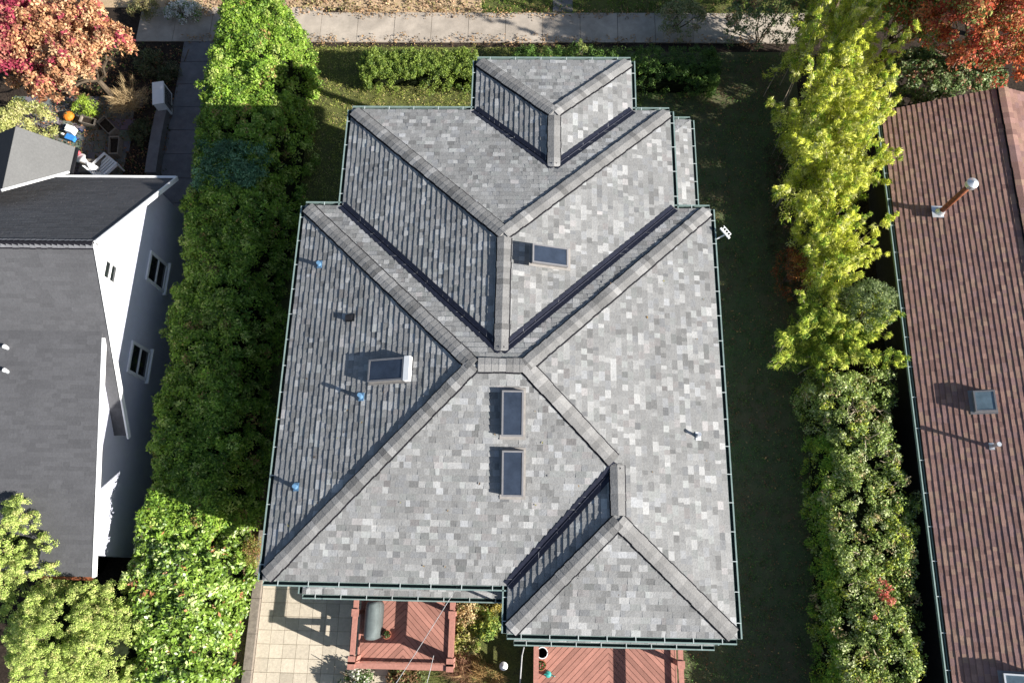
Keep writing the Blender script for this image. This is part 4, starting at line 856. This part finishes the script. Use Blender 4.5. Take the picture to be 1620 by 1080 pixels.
# kerb wall between drive and bed
m = MB(); pts = [U(x, y, .45) for x, y in ((250, 160), (243, 185), (237, 215), (232, 245), (228, 272))]; R = random.Random(2)
L0 = [p+V(-.0, 0, 0) for p in pts]; L1 = [p+V(.42, 0, 0) for p in pts]
for i in range(4):
    q = [L0[i], L1[i], L1[i+1], L0[i+1]]; m.prism([V(p[0], p[1], 0) for p in q], [V(p[0], p[1], .42+.001*i) for p in q])
tag(m.build('garden_wall', M['concdark']), 'low curved concrete garden wall along the drive below the white outdoor unit', 'garden wall')
m = MB(); a, b = U(292, 97, .0), U(299, 78, 1.0); m.bar(V(a[0], a[1], 0), b, .05, .03); tag(m.build('garden_stake', M['timber']), 'thin pale stake leaning at the head of the drive', 'stake')
c = U(79, 190, .1); m = MB(); m.box((c[0]-.3, c[1]-.12, .02), (c[0]+.3, c[1]+.12, .10)); m.box((c[0]-.2, c[1]-.05, .101), (c[0]+.1, c[1]+.1, .16)); tag(m.build('stone_step', M['concdark']), 'flat grey stone left of the pumpkin', 'stone')

# ================================================================== LAWN GRASS (uncountable)
r = np.random.default_rng(77); n = 5200; gx = r.uniform(-2.6, 9.0, n); gy = r.uniform(13.2, 20.4, n); keep = ~((gx > 4.4) & (gx < 9.1) & (gy < 15.0)); gx, gy = gx[keep], gy[keep]
o = foliage('lawn_grass', M['softleaf'], np.stack([gx, gy, np.full(len(gx), .01)], 1), .14, 9, .08, .02, [(3, (.24, .28, .06)), (2, (.36, .35, .10)), (2, (.14, .19, .03)), (1.2, (.42, .33, .16))], None, seed=78, updir=.3); o['kind'] = 'stuff'
n = 7000; gx = r.uniform(9.3, 15.8, n); gy = r.uniform(-4, 20, n); kp = (gx > 11) | (gy > 12.5); gx, gy = gx[kp], gy[kp]
o = foliage('side_grass', M['softleaf'], np.stack([gx, gy, np.full(len(gx), .01)], 1), .14, 8, .08, .022, [(3, (.08, .16, .04)), (2, (.13, .20, .05)), (2, (.05, .10, .025)), (.8, (.20, .15, .07))], None, seed=85, updir=.3); o['kind'] = 'stuff'
n = 3600; gx = r.uniform(11, 16, n); gy = r.uniform(-4, 20, n)
o = foliage('fallen_leaves', M['softleaf'], np.stack([gx, gy, np.full(n, .012)], 1), .12, 3, .07, .045, [(3, (.20, .11, .06)), (2, (.12, .10, .04)), (.8, (.40, .24, .10))], None, seed=79, updir=.1); o['kind'] = 'stuff'
n = 1500; gx = r.uniform(-13.5, -7.9, n); gy = r.uniform(13.5, 20.4, n)
o = foliage('maple_litter', M['softleaf'], np.stack([gx, gy, np.full(n, .035)], 1), .16, 6, .08, .06, [(3, (.20, .11, .06)), (2, (.10, .09, .04)), (1, (.36, .17, .08)), (1.5, (.07, .10, .03))], None, seed=87, updir=.2); o['kind'] = 'stuff'
n = 500; gx = r.uniform(-8, 15, n); gy = r.choice([20.7, 21.95], n)+r.normal(size=n)*.12
o = foliage('pavement_leaves', M['softleaf'], np.stack([gx, gy, np.full(n, .035)], 1), .16, 9, .08, .05, [(3, (.30, .19, .10)), (2, (.18, .12, .06)), (1, (.42, .26, .12))], None, seed=86, updir=.1); o['kind'] = 'stuff'
n = 1500; gx = r.uniform(-9, 4, n); gy = r.uniform(22.1, 24.5, n)
o = foliage('verge_leaves', M['softleaf'], np.stack([gx, gy, np.full(n, .012)], 1), .15, 8, .09, .06, [(3, (.36, .27, .17)), (2, (.24, .22, .09)), (1, (.38, .23, .15))], None, seed=80, updir=.2); o['kind'] = 'stuff'
n = 1500; gx = r.uniform(4, 16, n); gy = r.uniform(22.0, 24.5, n)
o = foliage('verge_grass', M['softleaf'], np.stack([gx, gy, np.full(n, .012)], 1), .15, 9, .10, .03, [(3, (.12, .18, .03)), (2, (.08, .13, .02)), (.6, (.34, .22, .10))], None, seed=81, updir=.2); o['kind'] = 'stuff'
